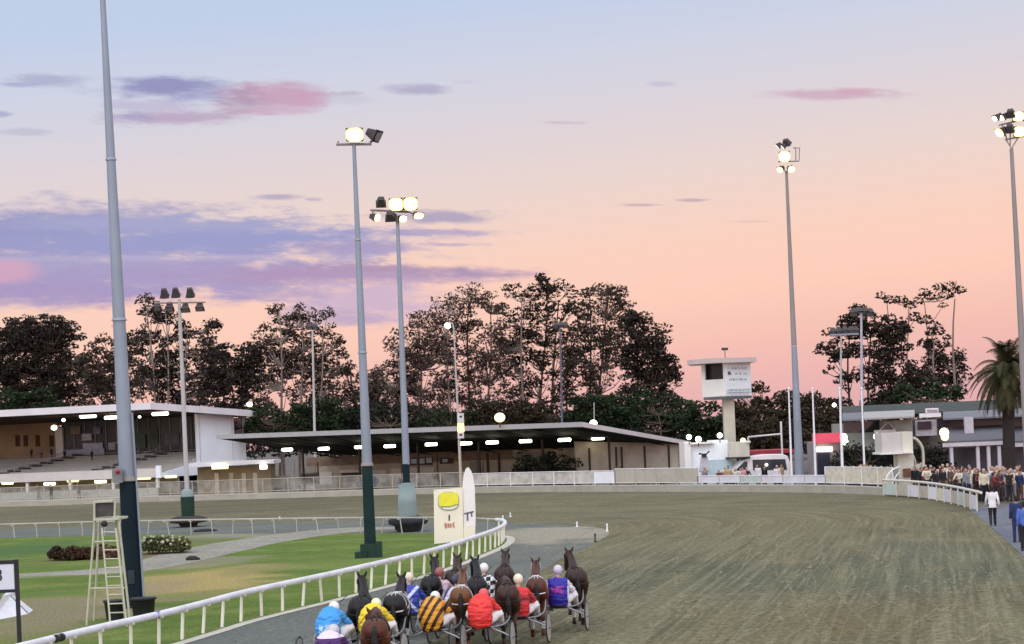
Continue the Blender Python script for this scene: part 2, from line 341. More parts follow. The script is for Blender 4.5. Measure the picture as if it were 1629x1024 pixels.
# loose wheel scratches in the sand
wm=D_.materials.new('pale_sand'); wm.use_nodes=True; nt=wm.node_tree; N=nt.nodes; L=nt.links; b=N['Principled BSDF']
b.inputs['Base Color'].default_value=(0.33,0.29,0.18,1); b.inputs['Roughness'].default_value=0.95
tc=N.new('ShaderNodeTexCoord'); n=N.new('ShaderNodeTexNoise'); n.inputs['Scale'].default_value=1.1; n.inputs['Detail'].default_value=8; n.inputs['Roughness'].default_value=0.7; L.new(tc.outputs['Object'],n.inputs['Vector'])
L.new(mth('MULTIPLY',mth('SUBTRACT',n.outputs['Fac'],0.42,nt=nt),2.4,nt=nt,clamp=True),b.inputs['Alpha'])
marks=[[(905,190),(880,250),(885,310),(930,400),(1000,519)],[(1030,330),(1080,400),(1200,510)],[(830,190),(740,290),(610,390),(490,519)],[(700,220),(560,300),(420,390),(320,519)],
 [(860,200),(850,270),(860,310)],[(990,180),(995,230),(940,295)],[(550,170),(440,230),(340,330),(290,400)],[(640,180),(520,260),(420,330),(350,400)],[(760,190),(640,270),(540,340)],
 [(1400,320),(1420,370),(1400,420)],[(1500,300),(1400,325)],[(1270,310),(1240,370),(1190,390)],[(920,400),(840,450),(750,500)],[(840,300),(740,400),(750,430)],[(1290,490),(1380,470),(1370,519)],
 [(1560,330),(1590,390)],[(620,350),(600,430),(520,500)],[(1180,200),(1195,270),(1130,250)],[(1570,460),(1560,519)],[(1050,280),(1060,370),(1040,420)],[(1110,190),(1060,250),(1030,330)],[(1310,250),(1350,300),(1400,320)],[(700,440),(640,519)],[(980,440),(860,519)],[(1450,400),(1520,440),(1600,430)]]
mb=MB(); rr=random.Random(3)
def ribbon(pts,w,z):
    pts=cat_pts(pts,6)
    n=len(pts)
    for i in range(n-1):
        t=(pts[i+1]-pts[i]).normalized(); q=Vector((t.y,-t.x,0)); f0=w*min(1,0.25+min(i,n-1-i)/3); f1=w*min(1,0.25+min(i+1,n-2-i)/3)
        mb.quad(*[Vector((v.x,v.y,z)) for v in (pts[i]-q*f0,pts[i]+q*f0,pts[i+1]+q*f1,pts[i+1]-q*f1)])
zi=0
for mk in marks:
    g=[G(800+x/1.965,760+y/1.965) for x,y in mk]; ribbon(g,0.042,-0.006+zi*0.00003); zi+=1
SC=Vector((-15,105,0)); SU=Vector((-0.2,-0.98,0)); SN=Vector((0.98,-0.2,0))
def stad(d,s):
    if s<=0: return SC+SU*(-s)+SN*d
    f=s/d; return SC+(SN*math.cos(f)-SU*math.sin(f))*d
for q in range(300):
    d=17.5+22*rr.random()**1.1; s=rr.uniform(-62,34); ln=rr.uniform(6,26); dr=rr.uniform(-0.10,0.16); wv=rr.uniform(0,6.28); g=[]
    for s_ in range(9):
        f=s_/8; g.append(stad(max(16.8,d+dr*ln*f+0.12*math.sin(wv+f*5)),s+ln*f))
    if g[0].y<30: continue
    ribbon(g,rr.choice([0.022,0.03,0.03,0.045]),-0.006+zi*0.00002); zi+=1
for q in range(34):   # wandering ones on the right
    x0=rr.uniform(960,1600); y0=rr.uniform(845,1015); an=rr.choice([rr.uniform(-0.5,0.3),rr.uniform(1.2,2.2)]); g=[]; ln=rr.uniform(8,20)
    for s_ in range(5):
        g.append(G(x0,y0)); x0+=math.cos(an)*ln; y0+=math.sin(an)*ln*0.45; an+=rr.uniform(-0.35,0.35)
    ribbon(g,rr.uniform(0.03,0.07),-0.006+zi*0.00003); zi+=1
for q in range(34):   # long arcs round the turn
    off=rr.uniform(4,60); x0=rr.uniform(950,1250); n_=rr.uniform(120,330); g=[]
    for s_ in range(7):
        x_=x0+n_*s_/6; y_=795+off*0.95+((x_-1120)/420)**2*18*(1+off/40); g.append(G(x_,y_))
    ribbon(g,rr.uniform(0.03,0.07),-0.006+zi*0.00003); zi+=1
o=build('wheel_marks',mb,wm,weld=True); tag(o,'pale wheel scratches and hoof scuffs criss-crossing the sandy track','track marks',kind='stuff')
o['kind']='stuff'
# =====================================================  INSIDE RAIL (one running rail: pipe + posts)
white=mat('white_paint',(0.74,0.74,0.76),0.45,0.08,1.2,bump=0.05)
cream=mat('cream_paint',(0.74,0.72,0.58),0.6,0.12,1.5)
dark=mat('black_paint',(0.02,0.02,0.022),0.6,0.3,3)
blue_=mat('blue_tape',(0.10,0.16,0.48),0.5,0.2,3)
rails=thing('running_rail','long white tubular running rail on stubby posts curving around the infield lawn','rail',(RAILC[0].x,RAILC[0].y,0))
rc=resample(RAILC,0.5)
kr=max(range(len(rc)),key=lambda i:rc[i].x)+8
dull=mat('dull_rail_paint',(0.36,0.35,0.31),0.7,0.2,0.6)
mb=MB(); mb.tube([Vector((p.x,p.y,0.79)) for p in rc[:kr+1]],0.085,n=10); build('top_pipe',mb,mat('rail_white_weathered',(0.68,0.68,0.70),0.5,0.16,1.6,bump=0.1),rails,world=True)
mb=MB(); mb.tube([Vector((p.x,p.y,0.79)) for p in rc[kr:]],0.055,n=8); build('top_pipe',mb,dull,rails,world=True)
pt=resample(offset(RAILC,-0.10),1.56)
for i,p in enumerate(pt[:100]):
    p2=p; q=RAILC[min(range(len(RAILC)),key=lambda j:(RAILC[j]-p).length)]
    mb=MB(); w_=0.045 if i*1.56/0.5<=kr else 0.032
    mb.tube([Vector((p2.x,p2.y,-0.02)),Vector(((p2.x+q.x)/2,(p2.y+q.y)/2,0.76))],[w_,w_*0.9],n=8)
    mb.box((q.x,q.y,0.74),(0.14,0.14,0.09))
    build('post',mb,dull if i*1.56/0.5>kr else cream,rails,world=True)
for px,py in ((250,977),):
    c=G(px,py,0.8); mb=MB(); d=Vector((0.2,0.98,0)); mb.tube([Vector((c.x,c.y,0.79))-d*.12,Vector((c.x,c.y,0.79))+d*.12],0.092,n=12); build('tape_band',mb,blue_,rails,world=True)
c=G(93,1014,0.8)
for dd in (-0.12,0.14):
    mb=MB(); d=Vector((0.2,0.98,0)); q=Vector((c.x,c.y,0.79))+d*dd; mb.tube([q-d*.05,q+d*.05],0.091,n=12); build('tape_band',mb,dark,rails,world=True)
# lane marker pylons
for i,(px,py,h,dk) in enumerate([(812,822,.22,0),(800,826,.2,0),(918,838,.24,0),(966,845,.34,0),(947,862,.34,1),(445,827,.2,0)]):
    g=G(px,py); t_=thing('marker_peg',['small white marker peg on the track beyond the rail bend','small white marker peg tight beside the bend of the rail','short white marker peg on the far side of the lane tip','taller white marker peg at the very tip of the dusty lane','dark capped marker peg on the near edge of the lane','small white marker peg on the far infield edge near the planter'][i],'marker',(g.x,g.y,0),0,'marker pegs along the dusty lane')
    mb=MB(); mb.lathe((0,0,0),[(0.07,0),(0.07,0.03),(0.035,0.05),(0.03,h),(0.02,h+0.02)],n=10); build('peg',mb,mat('peg_dark',(0.03,0.025,0.02),0.7) if dk else white,t_)
    mb=MB(); mb.lathe((0,0,0),[(0.045,h-0.08),(0.05,h-0.04),(0.04,h+0.03)],n=10); build('cap',mb,white if not dk else mat('peg_red',(0.10,0.05,0.03)),t_)
# =====================================================  OUTSIDE FENCE
beige=mat('weathered_beige',(0.42,0.39,0.32),0.85,0.15,0.8,bump=0.2)
def meshmat(name,col,al,sc_=1.0):
    m=mat(name,col,0.8,0.25,1.5); nt=m.node_tree; N=nt.nodes; L=nt.links
    tc=N.new('ShaderNodeTexCoord'); n=N.new('ShaderNodeTexNoise'); n.inputs['Scale'].default_value=sc_; n.inputs['Detail'].default_value=3; L.new(tc.outputs['Object'],n.inputs['Vector'])
    L.new(mth('ADD',mth('MULTIPLY',mth('SUBTRACT',n.outputs['Fac'],0.5,nt=nt),0.9,nt=nt),al,nt=nt,clamp=True),N['Principled BSDF'].inputs['Alpha']); return m
wire=meshmat('chain_link_wire',(0.42,0.41,0.37),0.20); wire2=meshmat('shade_mesh',(0.58,0.56,0.5),0.68)
lav=mat('lavender_board',(0.60,0.58,0.62),0.7,0.12,0.6); grn=mat('pale_green_board',(0.45,0.52,0.47),0.7,0.12,0.6)
pal=mat('paling_cream',(0.60,0.56,0.45),0.8,0.2,2.5)
# kerb as a real step
mb=MB(); o1=FENCE; o2=offset(FENCE,-0.5)
def wallstrip(mb,pts,h,th,z0=0.0,n0=0):
    a=pts; b=offset(pts,-th)
    for i in range(len(pts)-1):
        A=[Vector((q.x,q.y,z)) for q in (a[i],a[i+1]) for z in (z0,h)]; B=[Vector((q.x,q.y,z)) for q in (b[i],b[i+1]) for z in (z0,h)]
        mb.add(A+B,[(0,2,3,1),(4,5,7,6),(1,3,7,5),(0,4,6,2)])
wallstrip(mb,FENCE,0.44,0.25,-0.02)
struct('kerb',mb,mat('kerb_concrete',(0.36,0.34,0.28),0.85,0.15,0.7,bump=0.2))
mb=MB(); wallstrip(mb,offset(FENCE,0.012),0.54,0.12,0.44); 
struct('kerb_cap',mb,mat('kerb_cap_paint',(0.46,0.44,0.38),0.7,0.12,0.6))
def xpx(p):   # rough picture column of a world point, to choose the kind of panel there
    return PX+F*p.x/p.y
fl=resample(offset(FENCE,-0.45),2.6)
segs=[('chain_link_fence','see-through wire mesh fence along the left half of the far track edge',-999,745,'wire'),
      ('panel_fence','pale framed panel fence in front of the long shed, right of the oval board',745,990,'frame'),
      ('board_fence','solid beige board fence at the right corner of the long shed',990,1108,'beige'),
      ('barrier_wall','low pale lavender barrier boards in front of the white minibus',1108,1300,'lav'),
      ('paling_fence','cream upright paling fence below the red awning and flagpoles',1300,1420,'pal')]
for nm,lb,x0,x1,kd in segs:
    ps=[p for p in fl if x0-15<=xpx(p)<x1+15]
    if len(ps)<2: continue
    t_=thing(nm,lb,'fence',(ps[0].x,ps[0].y,0)); h=1.62
    hh={'wire':1.75,'frame':1.62,'beige':1.75,'lav':1.15,'pal':1.72}[kd]
    for i,p in enumerate(ps):
        mb=MB(); mb.tube([(p.x,p.y,0),(p.x,p.y,hh+0.04)],0.045,n=6); build('post',mb,wire if 0 else (white if kd in('frame','pal') else beige),t_,world=True)
    mbr=MB()
    for a,b in zip(ps,ps[1:]):
        mbr.tube([(a.x,a.y,hh),(b.x,b.y,hh)],0.035,n=5); mbr.tube([(a.x,a.y,0.66),(b.x,b.y,0.66)],0.03,n=5)
    build('rail',mbr,white if kd!='wire' else beige,t_,world=True)
    ri=random.Random(len(nm)); groups={}
    for i,(a,b) in enumerate(zip(ps,ps[1:])):
        d=b-a; L_=d.length; d=d.normalized(); nrm=Vector((d.y,-d.x,0)); mb=MB()
        if kd=='pal':
            n_=int(L_/0.16)
            for j in range(n_):
                q=a+d*(j+0.5)*L_/n_; mb.box((q.x,q.y,(hh+0.62)/2),(0.11,0.025,hh-0.62),rz=math.atan2(d.y,d.x))
            m_=pal
        else:
            c=(a+b)/2; mb.box((c.x,c.y,(hh+0.62)/2+0.0),(L_-0.12,0.02,hh-0.72),rz=math.atan2(d.y,d.x))
            m_={'wire':wire,'frame':wire2,'beige':beige,'lav':(grn if i%5==2 else lav)}[kd]
            if kd=='frame' and ri.random()<0.3: m_=white
        build('panel',mb,m_,t_,world=True)
# curving white running rail at the right end, boards below
RR_PX=[(1406,767),(1440,769.5),(1480,774),(1520,781),(1545,787),(1562,792)]
base_px=[(1406,788),(1440,790.5),(1480,795),(1520,803),(1545,810),(1562,815)]
RB=cat_pts([G(x,y) for x,y in base_px],6)
t_=thing('white_rail','curving white rail with pale plinth boards in front of the crowd on the right','rail',(RB[0].x,RB[0].y,0))
mb=MB(); mb.tube([Vector((p.x,p.y,0.98)) for p in RB],0.075,n=8); build('top_pipe',mb,mat('warm_white',(0.62,0.58,0.50),0.5,0.08),t_,world=True)
rb=resample(RB,2.4)
for p in rb:
    mb=MB(); mb.tube([(p.x,p.y,0),(p.x,p.y,0.92)],0.045,n=6); build('post',mb,mat('warm_white',(0.6,0.6,0.6)),t_,world=True)
ri=random.Random(5)
for i,(a,b) in enumerate(zip(rb,rb[1:])):
    d=b-a; c=(a+b)/2; mb=MB(); mb.box((c.x,c.y,0.42),(d.length-0.14,0.03,0.70),rz=math.atan2(d.y,d.x)); build('plinth_board',mb,[beige,grn,lav,pal,white][[1,0,2,0,4,3,2,0][i%8]],t_,world=True)
# crowd barrier behind it
cb=[G(x,y) for x,y in [(1412,775),(1450,777),(1500,781),(1540,786),(1560,791)]]; cb=cat_pts(cb,6); ps=resample(cb,1.5)
t_=thing('crowd_barrier','white mesh crowd barrier holding back the spectators on the right','barrier',(ps[0].x,ps[0].y,0))
for i,p in enumerate(ps):
    mb=MB(); mb.tube([(p.x,p.y,0),(p.x,p.y,1.1)],0.035,n=6); build('post',mb,white,t_,world=True)
mbr=MB()
for a,b in zip(ps,ps[1:]): mbr.tube([(a.x,a.y,1.08),(b.x,b.y,1.08)],0.03,n=5)
build('rail',mbr,white,t_,world=True)
for a,b in zip(ps,ps[1:]):
    d=b-a; c=(a+b)/2; mb=MB(); mb.box((c.x,c.y,0.58),(d.length-0.08,0.015,0.9),rz=math.atan2(d.y,d.x)); build('panel',mb,wire2,t_,world=True)
# =====================================================  BUILDINGS
def pxbox(mb,x0,y0,x1,y1,D,dep,zmin=None):
    """box whose camera-facing side covers a picture rectangle at distance D"""
    xm=(x0+x1)/2; a=W(x0,(y0+y1)/2,D).x; b=W(x1,(y0+y1)/2,D).x; zt=W(xm,y0,D).z; zb=W(xm,y1,D).z if zmin is None else zmin
    mb.bbox((a,D,zb),(b,D+dep,zt)); return (a,b,zb,zt)
warmw=mat('warm_white_wall',(0.72,0.70,0.66),0.7,0.08,0.5,bump=0.1)
coolw=mat('cool_white_wall',(0.82,0.87,0.90),0.6,0.06,0.4,bump=0.05)
fasc=mat('fascia_paint',(0.66,0.63,0.64),0.6,0.08,0.4)
darkint=mat('dark_soffit',(0.035,0.03,0.032),0.9,0.3,0.6)
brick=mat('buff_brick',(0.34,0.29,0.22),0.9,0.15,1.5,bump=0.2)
brickd=mat('shaded_brick',(0.17,0.12,0.085),0.9,0.25,1.2,bump=0.2)
glass=mat('dark_glass',(0.03,0.035,0.045),0.12,0.2,0.5,spec=0.6)
concr=mat('seat_concrete',(0.40,0.38,0.34),0.9,0.15,0.6,bump=0.2)
ltw=mat('lamp_white',(1,1,0.9),0.5,0,1,emit=5,ecol=(1.0,0.95,0.78))
lty=mat('lamp_warm',(1,0.9,0.6),0.5,0,1,emit=1.7,ecol=(1.0,0.84,0.40))
lto=mat('lamp_amber',(1,0.6,0.2),0.5,0,1,emit=4,ecol=(1.0,0.62,0.12))
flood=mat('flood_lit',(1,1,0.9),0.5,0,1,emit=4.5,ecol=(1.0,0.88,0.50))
housing=mat('lamp_housing',(0.06,0.05,0.05),0.6,0.3,4)
red_=mat('red_sheet',(0.34,0.04,0.05),0.7,0.2,0.8)
# ---- grandstand on the left
O=W(240,641,205.0); yaw=-R(20)
gs=thing('grandstand','long white-roofed grandstand with stepped concrete seating and a blank white end wall','grandstand',(O.x,O.y,0),yaw)
Mi=wmat(gs).inverted()
def loc(px,py,D): return Mi@W(px,py,D)
def onlocal(px,py,yl):     # point on the local plane y=yl seen at that pixel
    k=ray(px,py); o=Mi@Vector((0,0,H)); d=Mi.to_3x3()@k; s=(yl-o.y)/d.y; return o+d*s
def onlocalx(px,py,xl):
    k=ray(px,py); o=Mi@Vector((0,0,H)); d=Mi.to_3x3()@k; s=(xl-o.x)/d.x; return o+d*s
zr=O.z; L0=-46.0; DEP=24.0; zb_=zr-0.95
# roof: thin slab sloping slightly to the back, thick pale fascia
mb=MB(); th=0.42
mb.slab([(L0,0,zr-th),(0,0,zr-th),(0,DEP,zb_-th),(L0,DEP,zb_-th)],(0,0,th)); build('roof',mb,mat('roof_top',(0.5,0.48,0.5),0.7),gs)
mb=MB(); mb.bbox((L0,-0.06,zr-0.62),(0.06,-0.003,zr+0.06)); build('fascia',mb,fasc,gs)
mb=MB(); mb.slab([(0.003,-0.06,zr-0.62),(0.003,DEP,zb_-0.62),(0.003,DEP,zb_+0.06),(0.003,-0.06,zr+0.06)],(0.06,0,0)); build('fascia',mb,fasc,gs)
mb=MB(); mb.slab([(L0,0.05,zr-th-0.05),(-0.1,0.05,zr-th-0.05),(-0.1,DEP,zb_-th-0.05),(L0,DEP,zb_-th-0.05)],(0,0,0.04)); build('soffit',mb,mat('soffit_brown',(0.10,0.065,0.05),0.8,0.2,0.5),gs)
# end wall: from px 313 to 400
ex=-1.6; a=onlocalx(315,700,ex); b=onlocalx(398,700,ex)
y0w,y1w=a.y,min(b.y,DEP-1.0)
sz=2.55
mb=MB(); mb.bbox((ex-0.3,y0w,0),(ex,y1w-2.6,zb_-0.1)); build('end_wall',mb,coolw,gs)
mb=MB(); mb.bbox((ex-0.3,y1w-2.6,0),(ex-0.02,y1w-0.45,5.9)); mb.bbox((ex-0.3,y1w-0.45,0),(ex,y1w,zb_-0.3)); build('end_wall_rear',mb,coolw,gs)
mb=MB(); mb.bbox((ex-0.2,y1w-2.6,5.9),(ex-0.12,y1w-0.45,zb_-0.6)); build('window',mb,glass,gs)
# sloped apron wall of the stairs in front of the end wall
yf=0.9+5.2
mb=MB(); mb.slab([(ex-0.25,yf-2.0,1.95),(ex-0.25,y1w,1.95),(ex-0.25,y1w,3.2),(ex-0.25,y0w+0.2,3.35),(ex-0.25,yf-1.5,2.4)],(0.30,0,0)); build('stair_wall',mb,coolw,gs)
for f_ in (0.04,0.93):
    yy=y0w+(y1w-2.6-y0w)*f_; mb=MB(); mb.tube([(ex+0.09,yy,3.2),(ex+0.09,yy,zb_-0.2)],0.06,n=6); build('downpipe',mb,fasc,gs)
for i in range(13):
    x_=L0+2+i*3.5; mb=MB(); mb.bbox((x_,0.06,zr-0.78),(x_+0.12,DEP-2,zr-0.49)); build('roof_beam',mb,mat('beam_brown',(0.06,0.045,0.04),0.8),gs)
# seating deck: terraces rising to the back
rows=9; yfront=yf-1.9; zf=2.3; zt_=4.4; dy=(y0w+5.0-yfront)/rows; dz=(zt_-zf)/rows
mb=MB()
for i in range(rows):
    mb.bbox((L0,yfront+i*dy,2.12),(ex-0.32,yfront+(i+1)*dy-0.004,zf+(i+1)*dz))
build('terrace',mb,concr,gs)
mb=MB(); mb.bbox((L0,yfront-0.3,1.98),(ex-0.4,yfront-0.02,2.90)); build('parapet',mb,mat('parapet_paint',(0.62,0.59,0.55),0.7,0.1,0.4),gs)
mb=MB(); mb.bbox((ex-0.38,yfront-0.34,1.9),(ex+0.1,yfront-0.0,3.15)); build('parapet_end',mb,coolw,gs)
# aisles (dark stepped gaps) and timber bench rows
for ax in (-42,-33.5,-22.5,-11.0):
    mb=MB()
    for i in range(rows):
        zz=zf+(i+1)*dz; mb.bbox((ax+i*0.42,yfront+i*dy+0.05,zz+0.004),(ax+i*0.42+0.75,yfront+(i+1)*dy-0.05,zz+0.28))
    build('aisle_seat',mb,mat('dark_seat',(0.06,0.055,0.05),0.7,0.3,2),gs)
for i in range(rows):
    mb=MB(); zz=zf+(i+1)*dz; mb.bbox((L0,yfront+i*dy+0.10,zz+0.18),(ex-0.5,yfront+i*dy+0.42,zz+0.23)); build('bench_row',mb,mat('bench_timber',(0.33,0.32,0.29),0.8,0.2,1),gs)
for x_ in (-38,-29.5,-19,-7.5):
    mb=MB(); mb.tube([(x_,yfront+0.3,zf+1.1),(x_,yfront+rows*dy-0.4,zt_+0.95)],0.03,n=5)
    for q in range(5): yy=yfront+0.3+q*(rows*dy-0.7)/4; zz=zf+(zt_-zf)*(yy-yfront)/(rows*dy); mb.tube([(x_,yy,zz),(x_,yy,zz+1.05)],0.025,n=5)
    build('handrail',mb,mat('rail_steel',(0.34,0.35,0.36),0.5),gs)
# rear wall, lit buff on the left, glazed beyond
yb=yfront+rows*dy+0.3; zc=zb_-0.2
xl=onlocal(100,690,yb).x
mb=MB(); mb.bbox((L0,yb,0),(xl-0.8,yb+0.3,zc)); build('rear_wall',mb,mat('lit_buff_wall',(0.34,0.245,0.15),0.85,0.25,0.3,bump=0.1),gs)
for px in (28,41,60,82):
    p=onlocal(px,700,yb-0.02); mb=MB(); mb.bbox((p.x-0.28,yb-0.06,p.z-0.7),(p.x+0.28,yb-0.003,p.z+0.55)); build('doorway',mb,mat('brown_door',(0.07,0.04,0.02),0.8),gs)
mb=MB(); mb.bbox((xl-0.8,yb-0.3,0),(xl+0.1,yb+0.3,zc-0.6)); build('pier',mb,warmw,gs)
mb=MB(); mb.bbox((xl+0.1,yb,0),(ex-0.35,yb+0.12,zc)); build('rear_glazing',mb,mat('smoky_glass',(0.02,0.028,0.024),0.3,0.9,0.35,spec=0.3),gs)
rg=random.Random(4)
for px in range(118,312,17):
    p=onlocal(px,690,yb-0.05); mb=MB(); mb.bbox((p.x-0.06,yb-0.1,zt_+0.1),(p.x+0.06,yb-0.004,zc)); build('mullion',mb,mat('grey_metal',(0.20,0.20,0.21),0.5),gs)
mb=MB(); mb.bbox((xl+0.3,yb-0.5,zt_+0.05),(onlocal(165,690,yb-0.4).x,yb-0.35,zt_+0.75)); build('rear_panel',mb,mat('blue_grey_panel',(0.33,0.36,0.45),0.6,0.25,1),gs)
rgp=random.Random(8)
for (x0,x1,y0,y1,cc_) in ((112,128,678,690,(0.20,0.16,0.12)),(130,146,690,700,(0.45,0.48,0.55)),(132,164,705,716,(0.40,0.42,0.52)),(148,160,680,690,(0.16,0.20,0.26)),(172,184,704,715,(0.30,0.31,0.38)),(216,232,690,712,(0.05,0.09,0.06)),(236,252,680,705,(0.04,0.065,0.045)),(262,286,690,708,(0.10,0.09,0.11))):
    p0=onlocal(x0,y0,yb-0.14); p1=onlocal(x1,y1,yb-0.14); mb=MB(); mb.bbox((p0.x,yb-0.18,p1.z),(p1.x,yb-0.12,p0.z)); build('glazing_panel',mb,mat('panel_tint_%d'%x0,cc_,0.5,0.4,1.5),gs)
# concourse under the deck
mb=MB(); mb.bbox((L0,yfront+4.0,0),(ex-0.3,yfront+4.3,2.1)); build('concourse_wall',mb,mat('concourse_wall',(0.42,0.38,0.25),0.8,0.3,0.25),gs)
mb=MB(); mb.bbox((L0,yfront-0.28,-0.04),(ex-0.3,yfront-0.1,0.95)); build('dado',mb,mat('dado_paint',(0.42,0.42,0.34),0.8,0.12,0.3),gs)
for q in range(9):
    x=-43+q*5.1; mb=MB(); mb.bbox((x,yfront-0.05,0.9),(x+0.3,yfront+0.25,2.1)); build('column',mb,warmw,gs)
# tubes
def tubelamp(parent,c,L_,r,m,d=(1,0,0)):
    d=Vector(d).normalized(); mb=MB(); c=Vector(c); r*=0.72; L_*=0.92
    mb.tube([c-d*L_/2,c-d*L_*0.46,c+d*L_*0.46,c+d*L_/2],[r*0.6,r,r,r*0.3],n=8); return build('tube_light',mb,m,parent)
for px,py,sx in ((140,662,33),(176,664,24),(255,658,32)):
    p=onlocal(px,py,7.0); tubelamp(gs,p,sx/15.5,0.24,ltw)
for px,py in ((12,768),(79,769.5),(116,764.5),(160,766),(228,760.5),(272,758),(348,742),(418,740)):
    if px<300: p=onlocal(px,py,yfront+0.2); tubelamp(gs,p,1.5 if px!=228 else 1.9,0.20,mat('lamp_yellow',(1,1,0.6),0.5,0,1,emit=5,ecol=(1.0,0.93,0.45)) if px in (12,79,160) else lty)
for px,py,r in ((101,668,.17),(222,663,.13),(86,680,.27)):
    p=onlocal(px,py,6.0); mb=MB(); mb.ball(p,(r*1.2,r,r)); build('spot_light',mb,ltw,gs)
p=onlocalx(397,643,0.1); mb=MB(); mb.ball((0.1,p.y,p.z),(0.34,0.3,0.26)); build('spot_light',mb,ltw,gs)
p=onlocal(203,675,4); mb=MB(); mb.ball(p,(0.28,0.24,0.24)); build('spot_light',mb,ltw,gs)
# ---- long shed with the big dark canopy
A=W(345,692,195.0); B=W(925,672,172.0)
fd=Vector((B.x-A.x,B.y-A.y,0)); Ls=fd.length; fd.normalize(); yaw2=math.atan2(fd.y,fd.x)
sh=thing('betting_shed','long low shed with a deep dark canopy lit underneath by a row of tube lights','shed',(A.x,A.y,0),yaw2)
Mi=wmat(sh).inverted(); zA=A.z; zB=B.z; dp=18.0; zK=3.45
ML=zA-zK
mb=MB(); t_=0.30
mb.slab([(0,0,zA-t_),(Ls,0,zB-t_),(Ls,dp,zK-t_),(0,dp,zK+0.3-t_)],(0,0,t_)); build('roof',mb,mat('shed_roof',(0.26,0.25,0.24),0.7,0.1,0.5),sh)
mb=MB(); mb.slab([(0,-0.08,zA-0.38),(Ls+0.08,-0.08,zB-0.36),(Ls+0.08,-0.08,zB+0.05),(0,-0.08,zA+0.05)],(0,0.077,0)); build('fascia',mb,mat('gutter_grey',(0.36,0.35,0.35),0.5,0.1,0.5),sh)
mb=MB(); mb.slab([(Ls+0.003,0,zB-0.36),(Ls+0.003,dp,zK-0.30),(Ls+0.003,dp,zK+0.05),(Ls+0.003,0,zB+0.05)],(0.077,0,0)); build('fascia',mb,mat('gutter_pale',(0.52,0.49,0.48),0.5,0.1,0.5),sh)
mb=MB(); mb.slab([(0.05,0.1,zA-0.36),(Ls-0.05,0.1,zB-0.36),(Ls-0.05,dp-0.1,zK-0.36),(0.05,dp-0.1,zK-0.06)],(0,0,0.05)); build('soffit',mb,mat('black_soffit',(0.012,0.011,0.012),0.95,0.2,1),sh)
yw=dp-1.6
mb=MB(); mb.bbox((-3.0,yw,-0.04),(Ls-0.2,yw+0.3,zK-0.1)); build('wall',mb,brick,sh)
mb=MB(); mb.bbox((-3.0,yw-0.05,zK-1.0),(Ls*0.55,yw-0.003,zK-0.12)); build('shade_band',mb,brickd,sh)  # darker brick band stands in for canopy shade on the wall top
mb=MB(); mb.bbox((Ls-0.22,0.8+6,-0.04),(Ls-0.003,yw,zK+0.4)); 
def wallp(px,py): return onlocal2(px,py,yw)
def onlocal2(px,py,yl):
    k=ray(px,py); o=Mi@Vector((0,0,H)); d=Mi.to_3x3()@k; s=(yl-o.y)/d.y; return o+d*s
panel_w=mat('shed_panel_white',(0.48,0.45,0.38),0.7,0.12,0.8); panel_d=mat('shed_panel_dark',(0.055,0.035,0.03),0.8,0.3,1); panel_g=mat('shed_panel_grey',(0.22,0.20,0.17),0.8,0.2,1)
for (x0,y0,x1,y1,m_) in ((424,757,469,776,panel_w),(480,752,509,768,panel_d),(509,751,530,771,panel_w),(480,742,503,753,panel_g),(482,773,502,778,panel_w),(502,771,525,784,panel_g),
   (541,748,572,751,panel_w),(544,752,573,766,panel_d),(588,748,615,767,panel_w),(622,745,692,757,panel_w),(652,728,689,739,panel_d),(700,728,722,737,panel_d),(748,735,770,762,panel_g),(774,720,780,778,panel_d),(792,720,798,778,panel_d),
   (820,720,870,745,panel_g),(636,760,640,785,panel_d),(505,735,508,770,panel_d),(695,722,698,765,panel_d)):
    a=wallp(x0,y0); b=wallp(x1,y1); mb=MB(); mb.bbox((a.x,yw-0.10,b.z),(b.x,yw-0.055,a.z)); build('wall_panel',mb,m_,sh)
for (x0,y0,x1,y1) in ((655,730,664,737),(668,729,677,737),(679,728,688,736),(705,730,713,735)):
    a=wallp(x0,y0); b=wallp(x1,y1); mb=MB(); mb.bbox((a.x,yw-0.14,b.z),(b.x,yw-0.103,a.z)); build('window_pane',mb,mat('screen_grey',(0.35,0.38,0.45),0.3,0.3,2),sh)
for q in range(6):
    x=3.5+q*(Ls-6)/5; mb=MB(); mb.bbox((x,8.0,-0.04),(x+0.16,8.16,zA-(zA-zK)*8/dp-0.5)); build('post',mb,mat('post_brown',(0.05,0.04,0.03),0.8),sh)
for (px,py,yl) in ((457,715,6),(515,713.5,6),(573,711,6),(620,709.5,5.5),(686,706.5,5),(741,705,5),(783,703.5,5),(836,701.5,5),(898,699.5,5),(951,697,4),(990,695,4)):
    p=onlocal2(px,py,yl); zs=zA+(zB-zA)*p.x/Ls; ok=zs-(zs-zK)*yl/dp-0.42
    p.z=min(p.z,ok-0.1); 
    if px>930: p=onlocal2(px,py,9 if px<970 else 12); 
    tubelamp(sh,p,24/17.5,0.19,mat('tube_cream',(1,1,0.8),0.5,0,1,emit=11,ecol=(1.0,0.98,0.72)))
for i in range(11):
    x_=1.2+i*(Ls-2.4)/10; mb=MB(); z0_=zA+(zB-zA)*x_/Ls-0.5; mb.slab([(x_,0.2,z0_),(x_,dp-0.6,zK-0.45),(x_,dp-0.6,zK-0.36),(x_,0.2,z0_+0.1)],(0.09,0,0)); build('rafter',mb,mat('rafter_dark',(0.02,0.018,0.016),0.9),sh)
for px in (470,640,760):
    a=wallp(px,745); mb=MB(); mb.tube([(a.x,yw-0.15,0),(a.x,yw-0.15,zK-0.3)],0.05,n=6); build('downpipe',mb,panel_g,sh)
